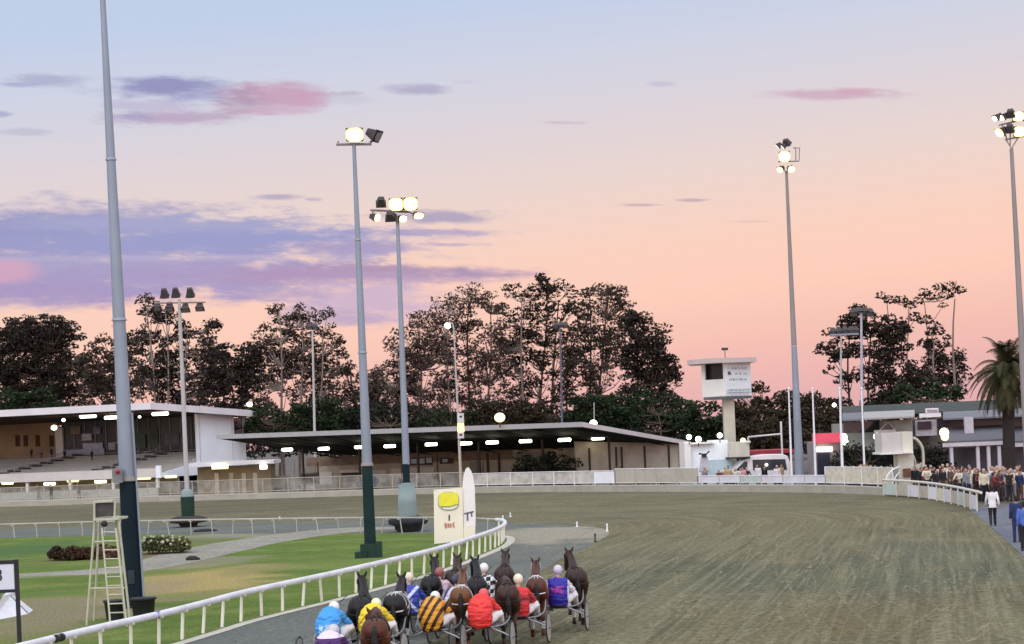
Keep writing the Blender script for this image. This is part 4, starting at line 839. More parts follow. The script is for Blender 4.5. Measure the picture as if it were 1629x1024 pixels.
# nearest mast, left
D=64.0; b=W(213,965,D); b.z=0; top=W(163,-8,D)
m1=thing('light_mast','nearest and thickest grey light mast, running out of the top of the picture','light mast',b)
jn=b.lerp(top,(W(206,765,D).z)/top.z)
pole(m1,b,jn,0.285,0.255,navy,'lower_pole'); pole(m1,jn,top,0.25,0.085,galv,'pole')
pole(m1,b+Vector((0.34,-0.1,0)),jn.lerp(top,0.14)+Vector((0.27,-0.1,0)),0.035,0.03,galv,'conduit')
mb=MB(); mb.tube([b+Vector((0,0,-0.02)),b+Vector((0,0,0.05))],0.45,n=16); build('base_plate',mb,dark,m1,world=True)
collar(m1,jn,0.255,galv2); hatch(m1,b,0.28,0.95,mat('hatch_navy',(0.02,0.03,0.04),0.6)); [collar(m1,jn.lerp(top,f),0.25-0.165*f,galv,0.08) for f in (0.33,0.66)]
for i in range(6):
    f=0.30+0.06*i; p=jn.lerp(top,f-0.28); mb=MB(); mb.tube([p-Vector((0.30-i*.01,0,0)),p-Vector((0.20,0,0))],0.012,n=5); build('step_peg',mb,galv,m1,world=True)
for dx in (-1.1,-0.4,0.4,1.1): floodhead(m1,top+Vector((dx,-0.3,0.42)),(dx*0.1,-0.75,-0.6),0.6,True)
bar(m1,[top+Vector((-1.4,0,0)),top+Vector((1.4,0,0))],0.05,galv)
p=W(187,757,D-0.4); mb=MB(); mb.box((p.x,p.y,p.z),(0.3,0.16,0.42)); build('switch_box',mb,mat('grey_metal',(0.2,0.2,0.2)),m1,world=True)
p=W(187,750,D-0.55); mb=MB(); mb.ball(p,0.07); build('signal_lamp',mb,mat('signal_red',(0.35,0.02,0.05),0.4),m1,world=True)
# second mast
D=86.0; b=W(590,888,D); b.z=0; top=W(563,229,D)
m2=thing('light_mast','','light mast',b)
m2['label']='tall mast with a green block foot and one lit and one dark lamp'
jn=b.lerp(top,W(585,741,D).z/top.z)
pole(m2,b,jn,0.25,0.215,mat('green_navy_steel',(0.014,0.032,0.032),0.75,0.3,0.5,spec=0.1),'lower_pole'); pole(m2,jn,top,0.21,0.075,galv,'pole')
mb=MB(); mb.box((b.x-0.0,b.y-0.3,0.28),(0.75,0.75,0.56)); mb.box((b.x-0.35,b.y-0.45,0.13),(0.5,0.6,0.26)); mb.box((b.x+0.40,b.y-0.5,0.33),(0.22,0.5,0.66)); build('base_block',mb,grnp,m2,world=True)
bar(m2,[W(535,229.5,D),W(591,229,D)],0.06,galv2); collar(m2,jn,0.215,galv2); [collar(m2,jn.lerp(top,f),0.21-0.135*f,galv,0.08) for f in (0.35,0.7)]
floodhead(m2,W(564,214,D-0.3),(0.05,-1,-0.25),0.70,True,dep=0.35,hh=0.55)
h=floodhead(m2,W(601,217,D),(0.8,-0.3,-0.5),0.62,False,dep=0.5,hh=0.5)
bar(m2,[W(588,229,D),W(597,219,D)],0.035,galv2,'arm')
for x in (538,589): bar(m2,[W(x,229,D),W(x,224,D)],0.03,galv2,'arm')
# third mast
D=108.0; b=W(650,848,D); b.z=0; top=W(632,343,D)
m3=thing('light_mast','mast on a grey cone casing and black planter with a blazing lamp cluster','light mast',b)
z=lambda y:W(640,y,D).z
jn=b.lerp(top,z(738)/top.z)
def lz(pts,m_,nm,n=20): mb=MB(); mb.lathe((b.x,b.y,0),pts,n=n); build(nm,mb,m_,m3,world=True)
lz([(0.55,0),(0.7,0.12),(0.72,0.3),(1.02,0.42),(1.05,0.62),(0.6,0.82)],blk,'planter'); lz([(0.50,0.8),(0.49,1.5),(0.42,2.5),(0.40,z(777)),(0.24,z(768))],gbase,'casing')
lz([(0.24,z(768)),(0.18,z(764)),(0.2,z(738))],navy,'collar')
pole(m3,b.lerp(top,z(739)/top.z),top,0.19,0.09,galv,'pole')
bar(m3,[W(589,334,D),W(650,337,D)],0.06,galv2)
floodhead(m3,W(606,325,D-.2),(-0.1,0.9,-0.5),0.5,False,dep=0.55)
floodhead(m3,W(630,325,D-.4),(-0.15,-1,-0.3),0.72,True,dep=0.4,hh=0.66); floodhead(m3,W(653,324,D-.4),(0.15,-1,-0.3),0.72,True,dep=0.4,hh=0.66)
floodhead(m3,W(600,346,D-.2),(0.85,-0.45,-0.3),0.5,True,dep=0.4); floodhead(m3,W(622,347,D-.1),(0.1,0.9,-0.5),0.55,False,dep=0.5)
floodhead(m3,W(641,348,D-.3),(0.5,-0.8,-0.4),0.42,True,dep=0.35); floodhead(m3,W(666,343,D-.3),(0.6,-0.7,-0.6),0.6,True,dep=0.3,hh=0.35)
bar(m3,[W(594,336,D),W(590,345,D)],0.04,galv2,'arm'); bar(m3,[W(650,337,D),W(664,343,D)],0.04,galv2,'arm')
# left mid mast with unlit rack
D=127.0; b=W(300,838,D); b.z=0; top=W(285,476,D)
m4=thing('light_mast','pale mast with green drum foot and a wide rack of unlit floodlights','light mast',b)
z=lambda y:W(295,y,D).z
def lz(pts,m_,nm,n=20): mb=MB(); mb.lathe((b.x,b.y,0),pts,n=n); build(nm,mb,m_,m4,world=True)
lz([(0.5,0),(0.6,0.2),(1.12,0.28),(1.18,0.5),(0.7,0.66)],mat('planter_brown',(0.05,0.04,0.035),0.9,0.4,4),'planter'); lz([(0.40,0.6),(0.43,z(790))],grnp,'drum'); lz([(0.40,z(790)),(0.38,z(781)),(0.2,z(778))],gbase,'cap')
pole(m4,b.lerp(top,z(779)/top.z),top,0.15,0.10,galvl,'pole')
bar(m4,[W(246,482,D),W(327,480.5,D)],0.055,galv2)
for x,y in ((262,472),(280,471),(303,471)): floodhead(m4,W(x,y,D),(0,0.55,-0.9),0.52,False,dep=0.55)
for x,y in ((270,492),(295,494),(318,492),(250,491)): floodhead(m4,W(x,y,D),(0,-0.55,-0.9),0.52,False,dep=0.5)
# right mast at the outer fence
D=149.0; b=W(1273,772,D); b.z=0; top=W(1251,272,D)
m5=thing('light_mast','tall mast at the outer fence with stacked lit lamps and square bracket','light mast',b)
pole(m5,b,b.lerp(top,0.45),0.34,0.20,galv,'lower_pole'); pole(m5,b.lerp(top,0.452),top,0.20,0.10,galv2,'pole')  # upper length darker brown: its silhouetted look put into the steel colour
for x in (1237,1245): floodhead(m5,W(x,233,D),(-0.75,0.2,-0.6),0.5,False,dep=0.35,lens=ltw)
floodhead(m5,W(1252,230,D),(0.3,0.5,-0.7),0.6,False,dep=0.45)
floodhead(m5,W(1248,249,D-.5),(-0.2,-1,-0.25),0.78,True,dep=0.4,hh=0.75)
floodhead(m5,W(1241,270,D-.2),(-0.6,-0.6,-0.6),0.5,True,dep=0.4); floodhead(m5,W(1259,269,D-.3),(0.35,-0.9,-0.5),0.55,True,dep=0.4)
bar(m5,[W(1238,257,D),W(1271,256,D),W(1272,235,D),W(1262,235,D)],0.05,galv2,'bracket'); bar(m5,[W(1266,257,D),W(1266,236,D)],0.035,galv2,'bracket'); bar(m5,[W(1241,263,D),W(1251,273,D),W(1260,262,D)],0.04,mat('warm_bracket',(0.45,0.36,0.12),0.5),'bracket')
# far-right mast
D=110.0; b=W(1640,812,D); b.z=0; top=W(1609,236,D)
m6=thing('light_mast','mast at the right edge with a two-tier rack of floodlights on a forked top','light mast',b)
pole(m6,b,top,0.24,0.10,galv2,'pole')
bar(m6,[W(1600,221,D),top,W(1620,218,D)],0.04,galv2,'fork'); bar(m6,[W(1589,199,D),W(1636,188,D)],0.05,galv2); bar(m6,[W(1599,222,D),W(1640,214,D)],0.05,galv2)
bar(m6,[W(1594,196,D),W(1602,222,D)],0.035,galv2,'strut'); bar(m6,[W(1607,194,D),W(1607,232,D)],0.035,galv2,'strut')
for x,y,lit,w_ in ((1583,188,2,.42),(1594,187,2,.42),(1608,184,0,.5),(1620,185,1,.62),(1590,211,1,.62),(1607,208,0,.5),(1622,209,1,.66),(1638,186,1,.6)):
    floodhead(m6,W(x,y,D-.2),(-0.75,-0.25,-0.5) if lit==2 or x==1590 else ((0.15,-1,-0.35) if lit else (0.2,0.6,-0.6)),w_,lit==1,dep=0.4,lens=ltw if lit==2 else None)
# background masts and flagpoles
def small(px,yb,yt,D,r,m_,label,heads=(),name='light_mast',cat_='light mast',group=None,zb=0.0):
    top=W(px[1],yt,D); b=W(px[0],yb,D); b=b+(b-top)*((b.z-zb)/(top.z-b.z)) if b.z>zb else b; b.z=zb
    t=thing(name,label,cat_,b,0,group); pole(t,b,top,r,r*0.6,m_)
    for (x,y,w_) in heads: floodhead(t,W(x,y,D),(-0.1,-0.5,-0.8),w_,False,dep=0.5)
    return t,top
t,tp_=small((503,497),790,526,214,0.16,galvl,'thin pale pole standing behind the long shed roof, left of centre',[(492,522,.7),(501,522,.7)],name='pole',cat_='pole')
t,tp_=small((897,891),790,520,205,0.13,mat('blue_grey_steel',(0.10,0.10,0.13),0.6),'thin dark mast half hidden in the gum trees behind the shed',[(884,520,.6),(892,519,.6),(900,520,.6)])
t,tp_=small((947,945),790,640,200,0.07,galvl,'short thin pole just behind the ridge corner of the long shed',name='pole',cat_='pole')
t,tp_=small((1338,1338),790,533,172,0.12,galvl,'thin mast with pale crossbar in front of the right-hand gum trees',[(1325,530,.6),(1334,529,.6),(1344,528,.6),(1354,528,.6),(1361,528,.6)]); bar(t,[W(1320,533,172),W(1366,531,172)],0.09,mat('blue_grey_bar',(0.30,0.33,0.42),0.5))
t,tp_=small((1373,1370),790,494,168,0.15,mat('lilac_steel',(0.42,0.40,0.45),0.6),'taller thin mast reaching into the right-hand gum trees',[(1358,500,.7),(1366,498,.7),(1376,498,.7),(1384,500,.7)])
for px,lb in ((1257,'white flagpole left of the big mast'),(1295,'white flagpole at the left end of the pink-red awning'),(1338,'white flagpole at the right end of the pink-red awning'),(1373,'white flagpole standing before the dark undercroft of the clubhouse')):
    D=146; top=W(px-2.5,618,D); b=W(px+2.5,755,D); b=b+(b-top)*(b.z/(top.z-b.z)) if b.z>0 else b; b.z=0
    t=thing('flagpole',lb,'flagpole',b,0,'white flagpoles along the outer fence'); pole(t,b,top,0.12 if px in(1338,) else 0.09,0.05,white); mb=MB(); mb.ball(top,0.09); build('finial',mb,white,t,world=True)
# street lamp with signal boxes
D=172.0; b=W(735,790,D); b.z=0; top=W(722,527,D)
sl=thing('street_lamp','slim street lamp with a glowing white head and amber-lit sign boxes on its pole','street lamp',b)
pole(sl,b,top,0.11,0.06,galvl)
bar(sl,cat_pts([top,W(720,515,D),W(714,512,D)],4),0.05,galvl,'arm')
mb=MB(); a=W(709,514,D); c=W(715,522,D); mb.tube([a,a.lerp(c,.5),c],[0.14,0.28,0.16],n=8); build('lamp_head',mb,mat('lamp_head_glow',(1,1,0.95),0.5,0,1,emit=1.6,ecol=(1,0.97,0.88)),sl,world=True)
for y0,y1,m_ in ((657,673,mat('box_white',(0.6,0.58,0.55),0.6)),(673.3,687,lto),(687.3,697,mat('box_white',(0.6,0.58,0.55),0.6))):
    mb=MB(); pxbox(mb,728,y0,738,y1,D-0.5,0.3); build('sign_box',mb,m_,sl,world=True)
mb=MB(); pxbox(mb,731,661,735,664,D-0.53,0.02); pxbox(mb,731,690,735,693,D-0.53,0.02); build('box_mark',mb,dark,sl,world=True)
mb=MB(); q=b; mb.tube([Vector((b.x-0.06,b.y-0.25,0)),Vector((b.x-0.06,b.y-0.25,W(733,700,D).z))],0.09,n=6); build('cable_duct',mb,mat('duct_cream',(0.50,0.42,0.30),0.7),sl,world=True)
# =====================================================  TOWER LADDER, TUBS
D=58.0; lt=thing('ladder_tower','tall white stepladder tower with a dark seat on top beside the nearest mast','ladder tower',W(170,985,D).to_2d().to_3d())
wt=mat('ladder_white',(0.46,0.46,0.34),0.6,0.15,3)
def gp(px,py,z_=None,D_2=D):
    p=W(px,py,D_2); 
    if z_ is not None: p.z=z_
    return p
tl_=W(152,825,D-0.1); tr_=W(188,822,D-0.1)
for a,b_ in ((W(151,826,D),gp(138,1000,0)),(W(158,826,D+0.9),gp(150,995,0,D+1.5)),(W(188,820,D),gp(207,985,0,D-0.2)),(W(184,820,D+0.9),gp(199,985,0,D+1.5))):
    mb=MB(); mb.tube([a,b_],0.034,n=6); build('leg',mb,wt,lt,world=True)
la,lb_=W(162,840,D-0.3),gp(176,1000,0,D-0.9); ra,rb_=W(184,840,D-0.3),gp(202,1000,0,D-0.9)
for a,b_ in ((la,lb_),(ra,rb_)): mb=MB(); mb.tube([a,b_],0.027,n=6); build('stile',mb,wt,lt,world=True)
for i in range(11):
    f=i/11+0.04; mb=MB(); mb.tube([la.lerp(lb_,f),ra.lerp(rb_,f)],0.022,n=6); build('rung',mb,wt,lt,world=True)
for y,x0,x1 in ((862,150,190),(936,142,203)):
    mb=MB(); mb.tube([W(x0,y,D),W(x1,y-1,D-0.05)],0.03,n=5); mb.tube([W(x0+6,y,D+1),W(x1-4,y-1,D+1)],0.025,n=5); build('brace',mb,wt,lt,world=True)
mb=MB(); pxbox(mb,148,824,190,827.5,D-0.1,1.3); build('platform',mb,wt,lt,world=True)
mb=MB(); pxbox(mb,152,800,177,822,D+0.1,0.45); build('seat_box',mb,mat('seat_charcoal',(0.07,0.065,0.06),0.8,0.4,4),lt,world=True)
mb=MB(); pxbox(mb,149,796,179,799,D,0.6); build('canopy_board',mb,wt,lt,world=True)
mb=MB(); mb.tube([W(182,826,D),W(183,797,D)],0.03,n=5); mb.tube([W(150,826,D),W(150,798,D)],0.03,n=5); build('handrail',mb,wt,lt,world=True)
mb=MB(); mb.ball(W(166,833,D-0.1),(0.10,0.1,0.09)); build('spotlight',mb,dark,lt,world=True)
for i,(px,py,w_,h_) in enumerate(((184,985,.62,.55),(229,985,.68,.62))):
    g=G(px,py); t=thing('black_tub',['black tub seen through the rungs of the ladder tower','black tub at the foot of the nearest mast, right of the ladder tower'][i],'tub',(g.x,g.y,0),0,'black tubs by the ladder tower')
    mb=MB(); w2=w_/2; mb.lathe((0,0,0),[(w2*0.85,0),(w2,h_*0.9),(w2*1.08,h_*0.92),(w2*1.08,h_),(w2*0.95,h_),(w2*0.9,h_*0.9)],n=18); build('tub',mb,mat('rubber_black',(0.02,0.022,0.02),0.6,0.3,3),t)
    mb=MB(); mb.lathe((0,0,h_*0.91),[(w2*1.10,0),(w2*1.14,0.03),(w2*1.10,0.06)],n=18); build('rim',mb,dark,t)
for i,(px,py,r_) in enumerate(((306,891,.22),(325,845,.5))):
    g=G(px,py); t=tag(build('rubble_heap',(lambda m:(m.ball((0,0,r_*0.3),(r_*1.3,r_*0.8,r_*0.6)),m.ball((r_*0.8,0.1,r_*0.2),(r_*0.7,r_*0.6,r_*0.35)),m)[-1])(MB()),mat('dark_stone',(0.03,0.028,0.025),0.9,0.4,6)),['small dark stone lying on the lawn beside the concrete path','flat dark mat lying on the lawn right of the brown planter'][i],'stone' if i==0 else 'mat'); t.location=(g.x,g.y,0)
    if i==1: t.name='rubber_mat'; t.scale=(1,1,0.35)
# =====================================================  VEGETATION
def leafmat(name,a,b,tr=0.12):
    m=D_.materials.new(name); m.use_nodes=True; nt=m.node_tree; N=nt.nodes; L=nt.links; bs=N['Principled BSDF']; bs.inputs['Roughness'].default_value=0.75; bs.inputs['Specular IOR Level'].default_value=0.15
    n=N.new('ShaderNodeTexNoise'); n.inputs['Scale'].default_value=0.9; n.inputs['Detail'].default_value=3; tc=N.new('ShaderNodeTexCoord'); L.new(tc.outputs['Object'],n.inputs['Vector'])
    r=N.new('ShaderNodeValToRGB'); r.color_ramp.elements[0].position=0.38; r.color_ramp.elements[1].position=0.62; r.color_ramp.elements[0].color=a+(1,); r.color_ramp.elements[1].color=b+(1,); L.new(n.outputs['Fac'],r.inputs[0]); L.new(r.outputs[0],bs.inputs['Base Color'])
    return m
gumA=leafmat('gum_leaf',(0.034,0.025,0.020),(0.082,0.062,0.046)); gumB=leafmat('gum_leaf_dark',(0.018,0.015,0.012),(0.042,0.034,0.025)); gumC=leafmat('gum_leaf_warm',(0.042,0.027,0.022),(0.095,0.068,0.054))
bush=leafmat('bush_leaf',(0.012,0.022,0.010),(0.030,0.048,0.020)); bushb=leafmat('bush_leaf_brown',(0.026,0.020,0.012),(0.050,0.039,0.021)); darkleaf=leafmat('dark_leaf',(0.012,0.014,0.01),(0.03,0.032,0.02))
bark=mat('pale_bark',(0.20,0.155,0.13),0.9,0.3,1.2,stretch=(1,1,0.3)); barkd=mat('dark_bark',(0.09,0.065,0.05),0.9,0.3,1.2)
rt2=random.Random(11)
def leaves(mb,c,rx,ry,rz,n,sz,rg,flat=0.0,shell=0.5):
    for _ in range(n):
        while True:
            d=Vector((rg.uniform(-1,1),rg.uniform(-1,1),rg.uniform(-1,1)))
            if 0.02<d.length<=1: break
        d=d.normalized()*(d.length**(shell))
        if d.z<-0.3: d.z*=0.55
        p=c+Vector((d.x*rx,d.y*ry,d.z*rz)); s=sz*rg.uniform(0.55,1.35)
        a=Vector((rg.uniform(-1,1),rg.uniform(-1,1),rg.uniform(-0.9,0.4))).normalized(); b=a.cross(Vector((rg.uniform(-1,1),rg.uniform(-1,1),rg.uniform(-1,1)))).normalized()
        mb.v+= [p-a*s*0.5,p+b*s*0.26,p+a*s*0.5,p-b*s*0.26]; k=len(mb.v); mb.f.append((k-4,k-3,k-2,k-1)); mb.sm.append(False); mb.mi.append(0)
PC=[(585,585),(605,560),(640,522),(680,492),(705,478),(740,466),(775,470),(800,478),(812,458),(840,450),(870,440),(895,452),(912,470),(935,452),(965,450),(995,466),(1008,490),(1030,512),(1055,538),(1072,565),(1085,600)]
PL=[(-20,505),(30,512),(100,515),(125,545),(165,555),(205,530),(222,485),(250,490),(275,505),(300,520),(345,525),(360,550),(400,555),(425,520),(440,490),(480,495),(530,515),(548,545),(560,580),(600,600)]
def tree(name,label,cat_,D,trunks,clumps,lm_,bm2=bark,sz=0.42,dens=1.0,tr=0.16,group=None,gap=0.0,sub=True,seed=0,fill=None):
    """trunks: [(px_base, px_top, y_top)], clumps: [(px,py,r_px)]"""
    rg=random.Random(seed+int(clumps[0][0])); s=S(D); base=W(trunks[0][0],700,D); base.z=0
    t=thing(name,label,cat_,base,0,group)
    mt=MB(); nodes=[]
    for (xb,xt,yt) in trunks:
        b=W(xb,700,D+rg.uniform(-2,2)); b.z=-0.05; tp=W(xt,yt,b.y+rg.uniform(-1,1)); pts=[]
        for i in range(8):
            f=i/7; p=b.lerp(tp,f)+Vector((math.sin(f*5+xb)*0.35*f,0,0)); pts.append(p)
        mt.tube(pts,[tr*(1.25-0.85*i/7) for i in range(8)],n=6); nodes+= [(p,tr*(1.1-0.85*i/7)) for i,p in enumerate(pts) if i>2]
    ml=MB(); clumps=list(clumps)
    if fill:
        x0,x1,prof,n_f,yb_=fill
        for _ in range(n_f):
            x=rg.uniform(x0,x1); yt=None
            for (xa,ya),(xb2,yb2) in zip(prof,prof[1:]):
                if xa<=x<=xb2: yt=ya+(yb2-ya)*(x-xa)/(xb2-xa)
            if yt is None: continue
            y=yt+8+(yb_-yt-8)*rg.random()**0.9
            if noise.noise(Vector((x/26.0,y/20.0,seed+3.3)))<-0.27: continue
            clumps.append((x,y,-rg.uniform(4.5,11)))
    for (x,y,r) in clumps:
        single=r<0; r=abs(r)
        n_=1 if single else max(1,int((r*1.3/8.0)**2*1.6)) if sub else 1
        for k in range(n_):
            if n_==1: cx,cy,rr=x,y,r
            else:
                an=rg.uniform(0,6.283); q=math.sqrt(rg.random())*1.0; cx=x+math.cos(an)*r*1.28*q; cy=y+2+math.sin(an)*r*1.15*q; rr=rg.uniform(6,13)
            if gap and rg.random()<gap*0.55: continue
            if not sub and not single: rr*=1.25
            c=W(cx,cy,D+rg.uniform(-1,1)*r/s*0.9); R_=rr/s
            leaves(ml,c,R_*1.15,R_*1.1,R_*0.8,int(38*dens*(R_/0.6)**1.6),sz,rg)
            nd=min(nodes,key=lambda q:(q[0]-c).length+(3 if q[0].z>c.z-0.2 else 0))
            mid=nd[0].lerp(c,0.5)+Vector((0,0,-0.12*(c-nd[0]).length))
            mt.tube([nd[0],mid,c],[min(nd[1]*0.6,0.10),0.05,0.02],n=4)
    build('trunk',mt,bm2,t,world=True,weld=True); o=build('crown',ml,lm_,t,world=True,weld=True)
    return t
gg='gum trees behind the grandstand and shed'
tree('gum_tree','dense dark gum tree filling the sky behind the left end of the grandstand','tree',264,[(30,30,560),(75,80,560)],[(22,560,42),(80,548,42),(60,605,38),(0,590,36),(110,600,26),(30,522,20),(92,528,20),(50,530,20)],gumB,barkd,dens=1.15,group=gg,gap=0.1,fill=(-20,118,PL,202,655))
tree('gum_tree','loose gum tree right behind the nearest mast','tree',256,[(175,178,560),(205,195,545)],[(148,590,24),(182,560,26),(205,600,26),(160,628,24),(208,542,14),(150,560,14),(128,575,12)],gumA,barkd,dens=0.9,group=gg,gap=0.3,fill=(125,215,PL,148,650))
tree('gum_tree','gum tree with a separate top tuft behind the unlit floodlight rack','tree',240,[(268,262,500),(250,236,500),(290,300,530)],[(232,487,13),(246,500,12),(268,503,14),(300,522,13),(332,523,12),(348,520,9),(245,545,20),(290,562,24),(235,600,22),(275,612,28),(330,560,16),(262,580,16)],gumB,bark,dens=0.85,group=gg,gap=0.2,fill=(222,345,PL,162,650))
tree('gum_tree','low rounded gum tree between the rack mast and the thin pale pole','tree',230,[(350,352,570),(385,388,570)],[(345,568,24),(385,578,26),(360,612,28),(318,605,20),(405,560,14),(400,600,18)],gumB,barkd,dens=1.0,group=gg,gap=0.15,fill=(315,415,PL,148,655))
tree('gum_tree','gum tree with a small peak tuft just left of the thin pale pole','tree',242,[(450,442,505),(475,478,520),(495,515,530)],[(440,490,9),(446,500,10),(478,500,15),(512,512,16),(535,538,13),(430,532,16),(450,568,24),(492,570,26),(524,580,18),(418,600,16),(500,612,24),(460,520,10)],gumA,bark,dens=0.85,group=gg,gap=0.2,fill=(415,548,PL,202,655))
tree('gum_tree','small scrappy gum tree between the two tall centre masts','tree',232,[(565,562,590),(600,598,600)],[(558,588,14),(582,608,20),(548,622,14),(600,628,20),(570,640,18)],gumA,barkd,dens=0.8,group=gg,gap=0.25,fill=(545,610,PL,81,660))
tree('gum_tree','wispy gum tree behind the mast with the grey cone casing','tree',238,[(640,636,560),(665,668,520)],[(615,548,8),(662,512,15),(640,542,17),(684,535,15),(650,578,24),(690,580,24),(622,600,22),(660,625,26),(700,556,14),(668,560,14)],gumC,bark,sz=0.36,dens=0.8,group=gg,gap=0.3,fill=(590,705,PC,255,670))
tree('gum_tree','broad-topped gum tree behind the slim street lamp','tree',240,[(718,712,500),(742,748,490),(765,782,500)],[(700,482,10),(718,474,12),(738,470,12),(760,470,13),(782,478,13),(798,490,10),(738,500,22),(712,520,15),(786,524,14),(742,560,24),(784,580,18),(705,622,20),(755,610,16),(690,505,10)],gumC,bark,sz=0.36,dens=0.8,group=gg,gap=0.28,fill=(690,810,PC,285,670))
tree('gum_tree','tallest gum tree with a high domed top above the shed roof','tree',246,[(838,826,480),(852,868,470),(876,884,480)],[(812,462,8),(826,458,8),(856,450,13),(874,446,14),(892,456,12),(848,468,10),(884,478,12),(905,492,11),(858,494,15),(842,530,17),(818,560,16),(870,560,16),(850,602,11),(800,545,12),(884,622,18),(872,520,9)],gumB,bark,sz=0.4,dens=0.8,group=gg,gap=0.2,fill=(798,910,PC,285,670))
tree('gum_tree','tall gum tree with a flat umbrella top right of the highest dome','tree',246,[(940,935,470),(946,962,465),(900,905,560)],[(918,468,8),(932,458,9),(950,454,11),(970,458,10),(988,468,10),(1000,482,9),(925,486,8),(954,486,8),(935,530,19),(968,542,22),(908,562,18),(948,592,24),(992,505,8)],gumA,bark,sz=0.4,dens=0.75,group=gg,gap=0.25,fill=(895,1010,PC,270,665))
tree('gum_tree','leafy rounded gum tree at the right end of the tall group','tree',240,[(1010,1012,540),(1038,1040,560)],[(1008,520,18),(1030,514,11),(1040,545,21),(1002,560,22),(1062,572,14),(1042,600,17),(1020,592,20),(1079,612,6),(1070,596,8),(1082,604,4),(1050,530,10)],gumB,barkd,dens=0.95,group=gg,gap=0.15,fill=(990,1085,PC,285,665))
g2='gum trees behind the clubhouse'
tree('gum_tree','big dark gum tree behind the thin masts on the right','tree',215,[(1352,1352,540),(1385,1380,530),(1420,1416,550)],[(1318,560,13),(1334,528,15),(1364,502,17),(1350,520,14),(1344,560,15),(1380,540,24),(1402,516,15),(1420,520,14),(1418,560,22),(1390,592,20),(1322,585,6),(1440,535,14),(1456,592,18),(1430,605,22),(1350,610,12),(1312,592,5),(1380,505,10)],gumB,barkd,dens=1.15,group=g2,gap=0.12)
tree('gum_tree','slender gum tree with a row of high umbrella tufts stretching to the right','tree',225,[(1418,1410,480),(1448,1440,485),(1475,1472,480)],[(1404,471,8),(1418,478,8),(1432,478,9),(1448,487,7),(1470,466,8),(1484,472,9),(1458,480,8),(1494,458,8),(1512,457,10),(1526,462,8),(1505,470,9),(1456,505,9),(1472,510,10),(1488,520,9),(1500,486,6)],gumB,bark,dens=1.15,group=g2,gap=0.0,tr=0.11,sub=False)
tree('gum_tree','gum tree with a bare bent trunk just left of the palm','tree',212,[(1522,1518,475),(1490,1488,545)],[(1488,542,16),(1512,562,17),(1478,590,20),(1520,595,15),(1500,612,20),(1528,575,10)],gumB,bark,dens=1.1,group=g2,gap=0.1)
# dark bushes in front of them
gb='dark bushes behind the roofs'
for i,(x0,x1,y,r,D,m_,lb) in enumerate(((15,75,640,20,254,bush,'dark green bush above the left end of the grandstand roof'),(418,470,668,22,226,bush,'green bush beside the grandstand end wall'),(500,560,665,24,226,bush,'green bush below the thin pale pole'),(590,650,668,26,226,darkleaf,'dark bush between the two tall centre masts'),
   (690,745,672,24,224,bush,'dark green bush behind the street lamp'),(770,860,660,20,224,bushb,'brown-green bush behind the glaring yellow roof lamp'),(920,1000,655,26,226,bush,'dark green bush behind the ridge corner of the long shed'),(1020,1075,650,28,222,bush,'rounded dark green bush above the falling shed roof'),(1100,1150,662,24,215,bush,'dark bush left of the judging tower pillar'),
   (1190,1245,648,26,200,bushb,'brown-green bush right of the judging box'),(1180,1250,690,26,192,bushb,'brown bush behind the red tin shed'),(1285,1330,655,26,196,bushb,'dark brown bush between the flagpoles'),(1445,1515,628,18,198,bush,'green bush just above the clubhouse roof'),(1395,1420,640,18,200,darkleaf,'dark bush behind the left end of the clubhouse roof'))):
    n_=max(2,int((x1-x0)/20)); cl=[(x0+(x1-x0)*k/(n_-1),y+rt2.uniform(-5,5),r*rt2.uniform(0.8,1.1)) for k in range(n_)]; cl+=[(a,min(b+r*0.9,705),c*0.9) for a,b,c in cl]
    if i==9: cl+=[(1216,610,8),(1200,622,8),(1246,628,8)]
    tree('bush',lb,'bush',D,[((x0+x1)/2,(x0+x1)/2,y+10)],cl,m_,barkd,sz=0.42,dens=1.5,group=gb)
# far wood closing the horizon
ml=MB(); rg=random.Random(5)
for px in range(-60,1700,7):
    yt=662+rg.uniform(-6,8)+ (16 if 1085<px<1180 else 0)-(20 if px<140 else 0)+(0 if px<1100 else -0.02*(px-1100)); 
    for q in range(3):
        c=W(px,yt+8+q*22,272+rg.uniform(-4,4)); leaves(ml,c,1.5,1.2,1.1,60,0.55,rg)
o=build('far_wood',ml,leafmat('far_leaf',(0.018,0.016,0.014),(0.038,0.032,0.026)),weld=True); tag(o,'dark belt of distant trees closing the horizon behind the buildings','wood',kind='stuff')
# bushes under the canopy of the shed, front
for i,(px,py,r,hh) in enumerate(((842,742,21,0),(878,735,20,0),(910,740,14,0))):
    D=182; tree('shrub',['broad black-green shrub in front of the shed wall','tall black-green shrub in the middle of the three by the shed wall','narrow black-green shrub nearest the shed corner'][i],'shrub',D,[(px,px,py)],[(px,py,r*0.85),(px-r*0.5,py+8,r*0.6),(px+r*0.5,py+8,r*0.6),(px,py+20,r*0.7)],darkleaf,barkd,sz=0.3,dens=1.6,group='shrubs before the shed wall')
tree('shrub','small yellow-green shrub behind the fence right of the dark shrubs','shrub',172,[(988,988,750)],[(988,752,7),(984,745,5)],leafmat('olive_leaf',(0.10,0.095,0.03),(0.2,0.18,0.06)),barkd,sz=0.25,dens=1.5)
# hedge under the clubhouse
for i,(x0,x1,lb) in enumerate(((1345,1400,'black-green hedge under the clubhouse balcony'),(1462,1506,'black-green hedge beneath the middle bay window'))):
    tree('hedge',lb,'hedge',147,[((x0+x1)/2,(x0+x1)/2,735)],[(x,y,11) for x in range(x0,x1,11) for y in (720,736,750)],darkleaf,barkd,sz=0.28,dens=1.4)
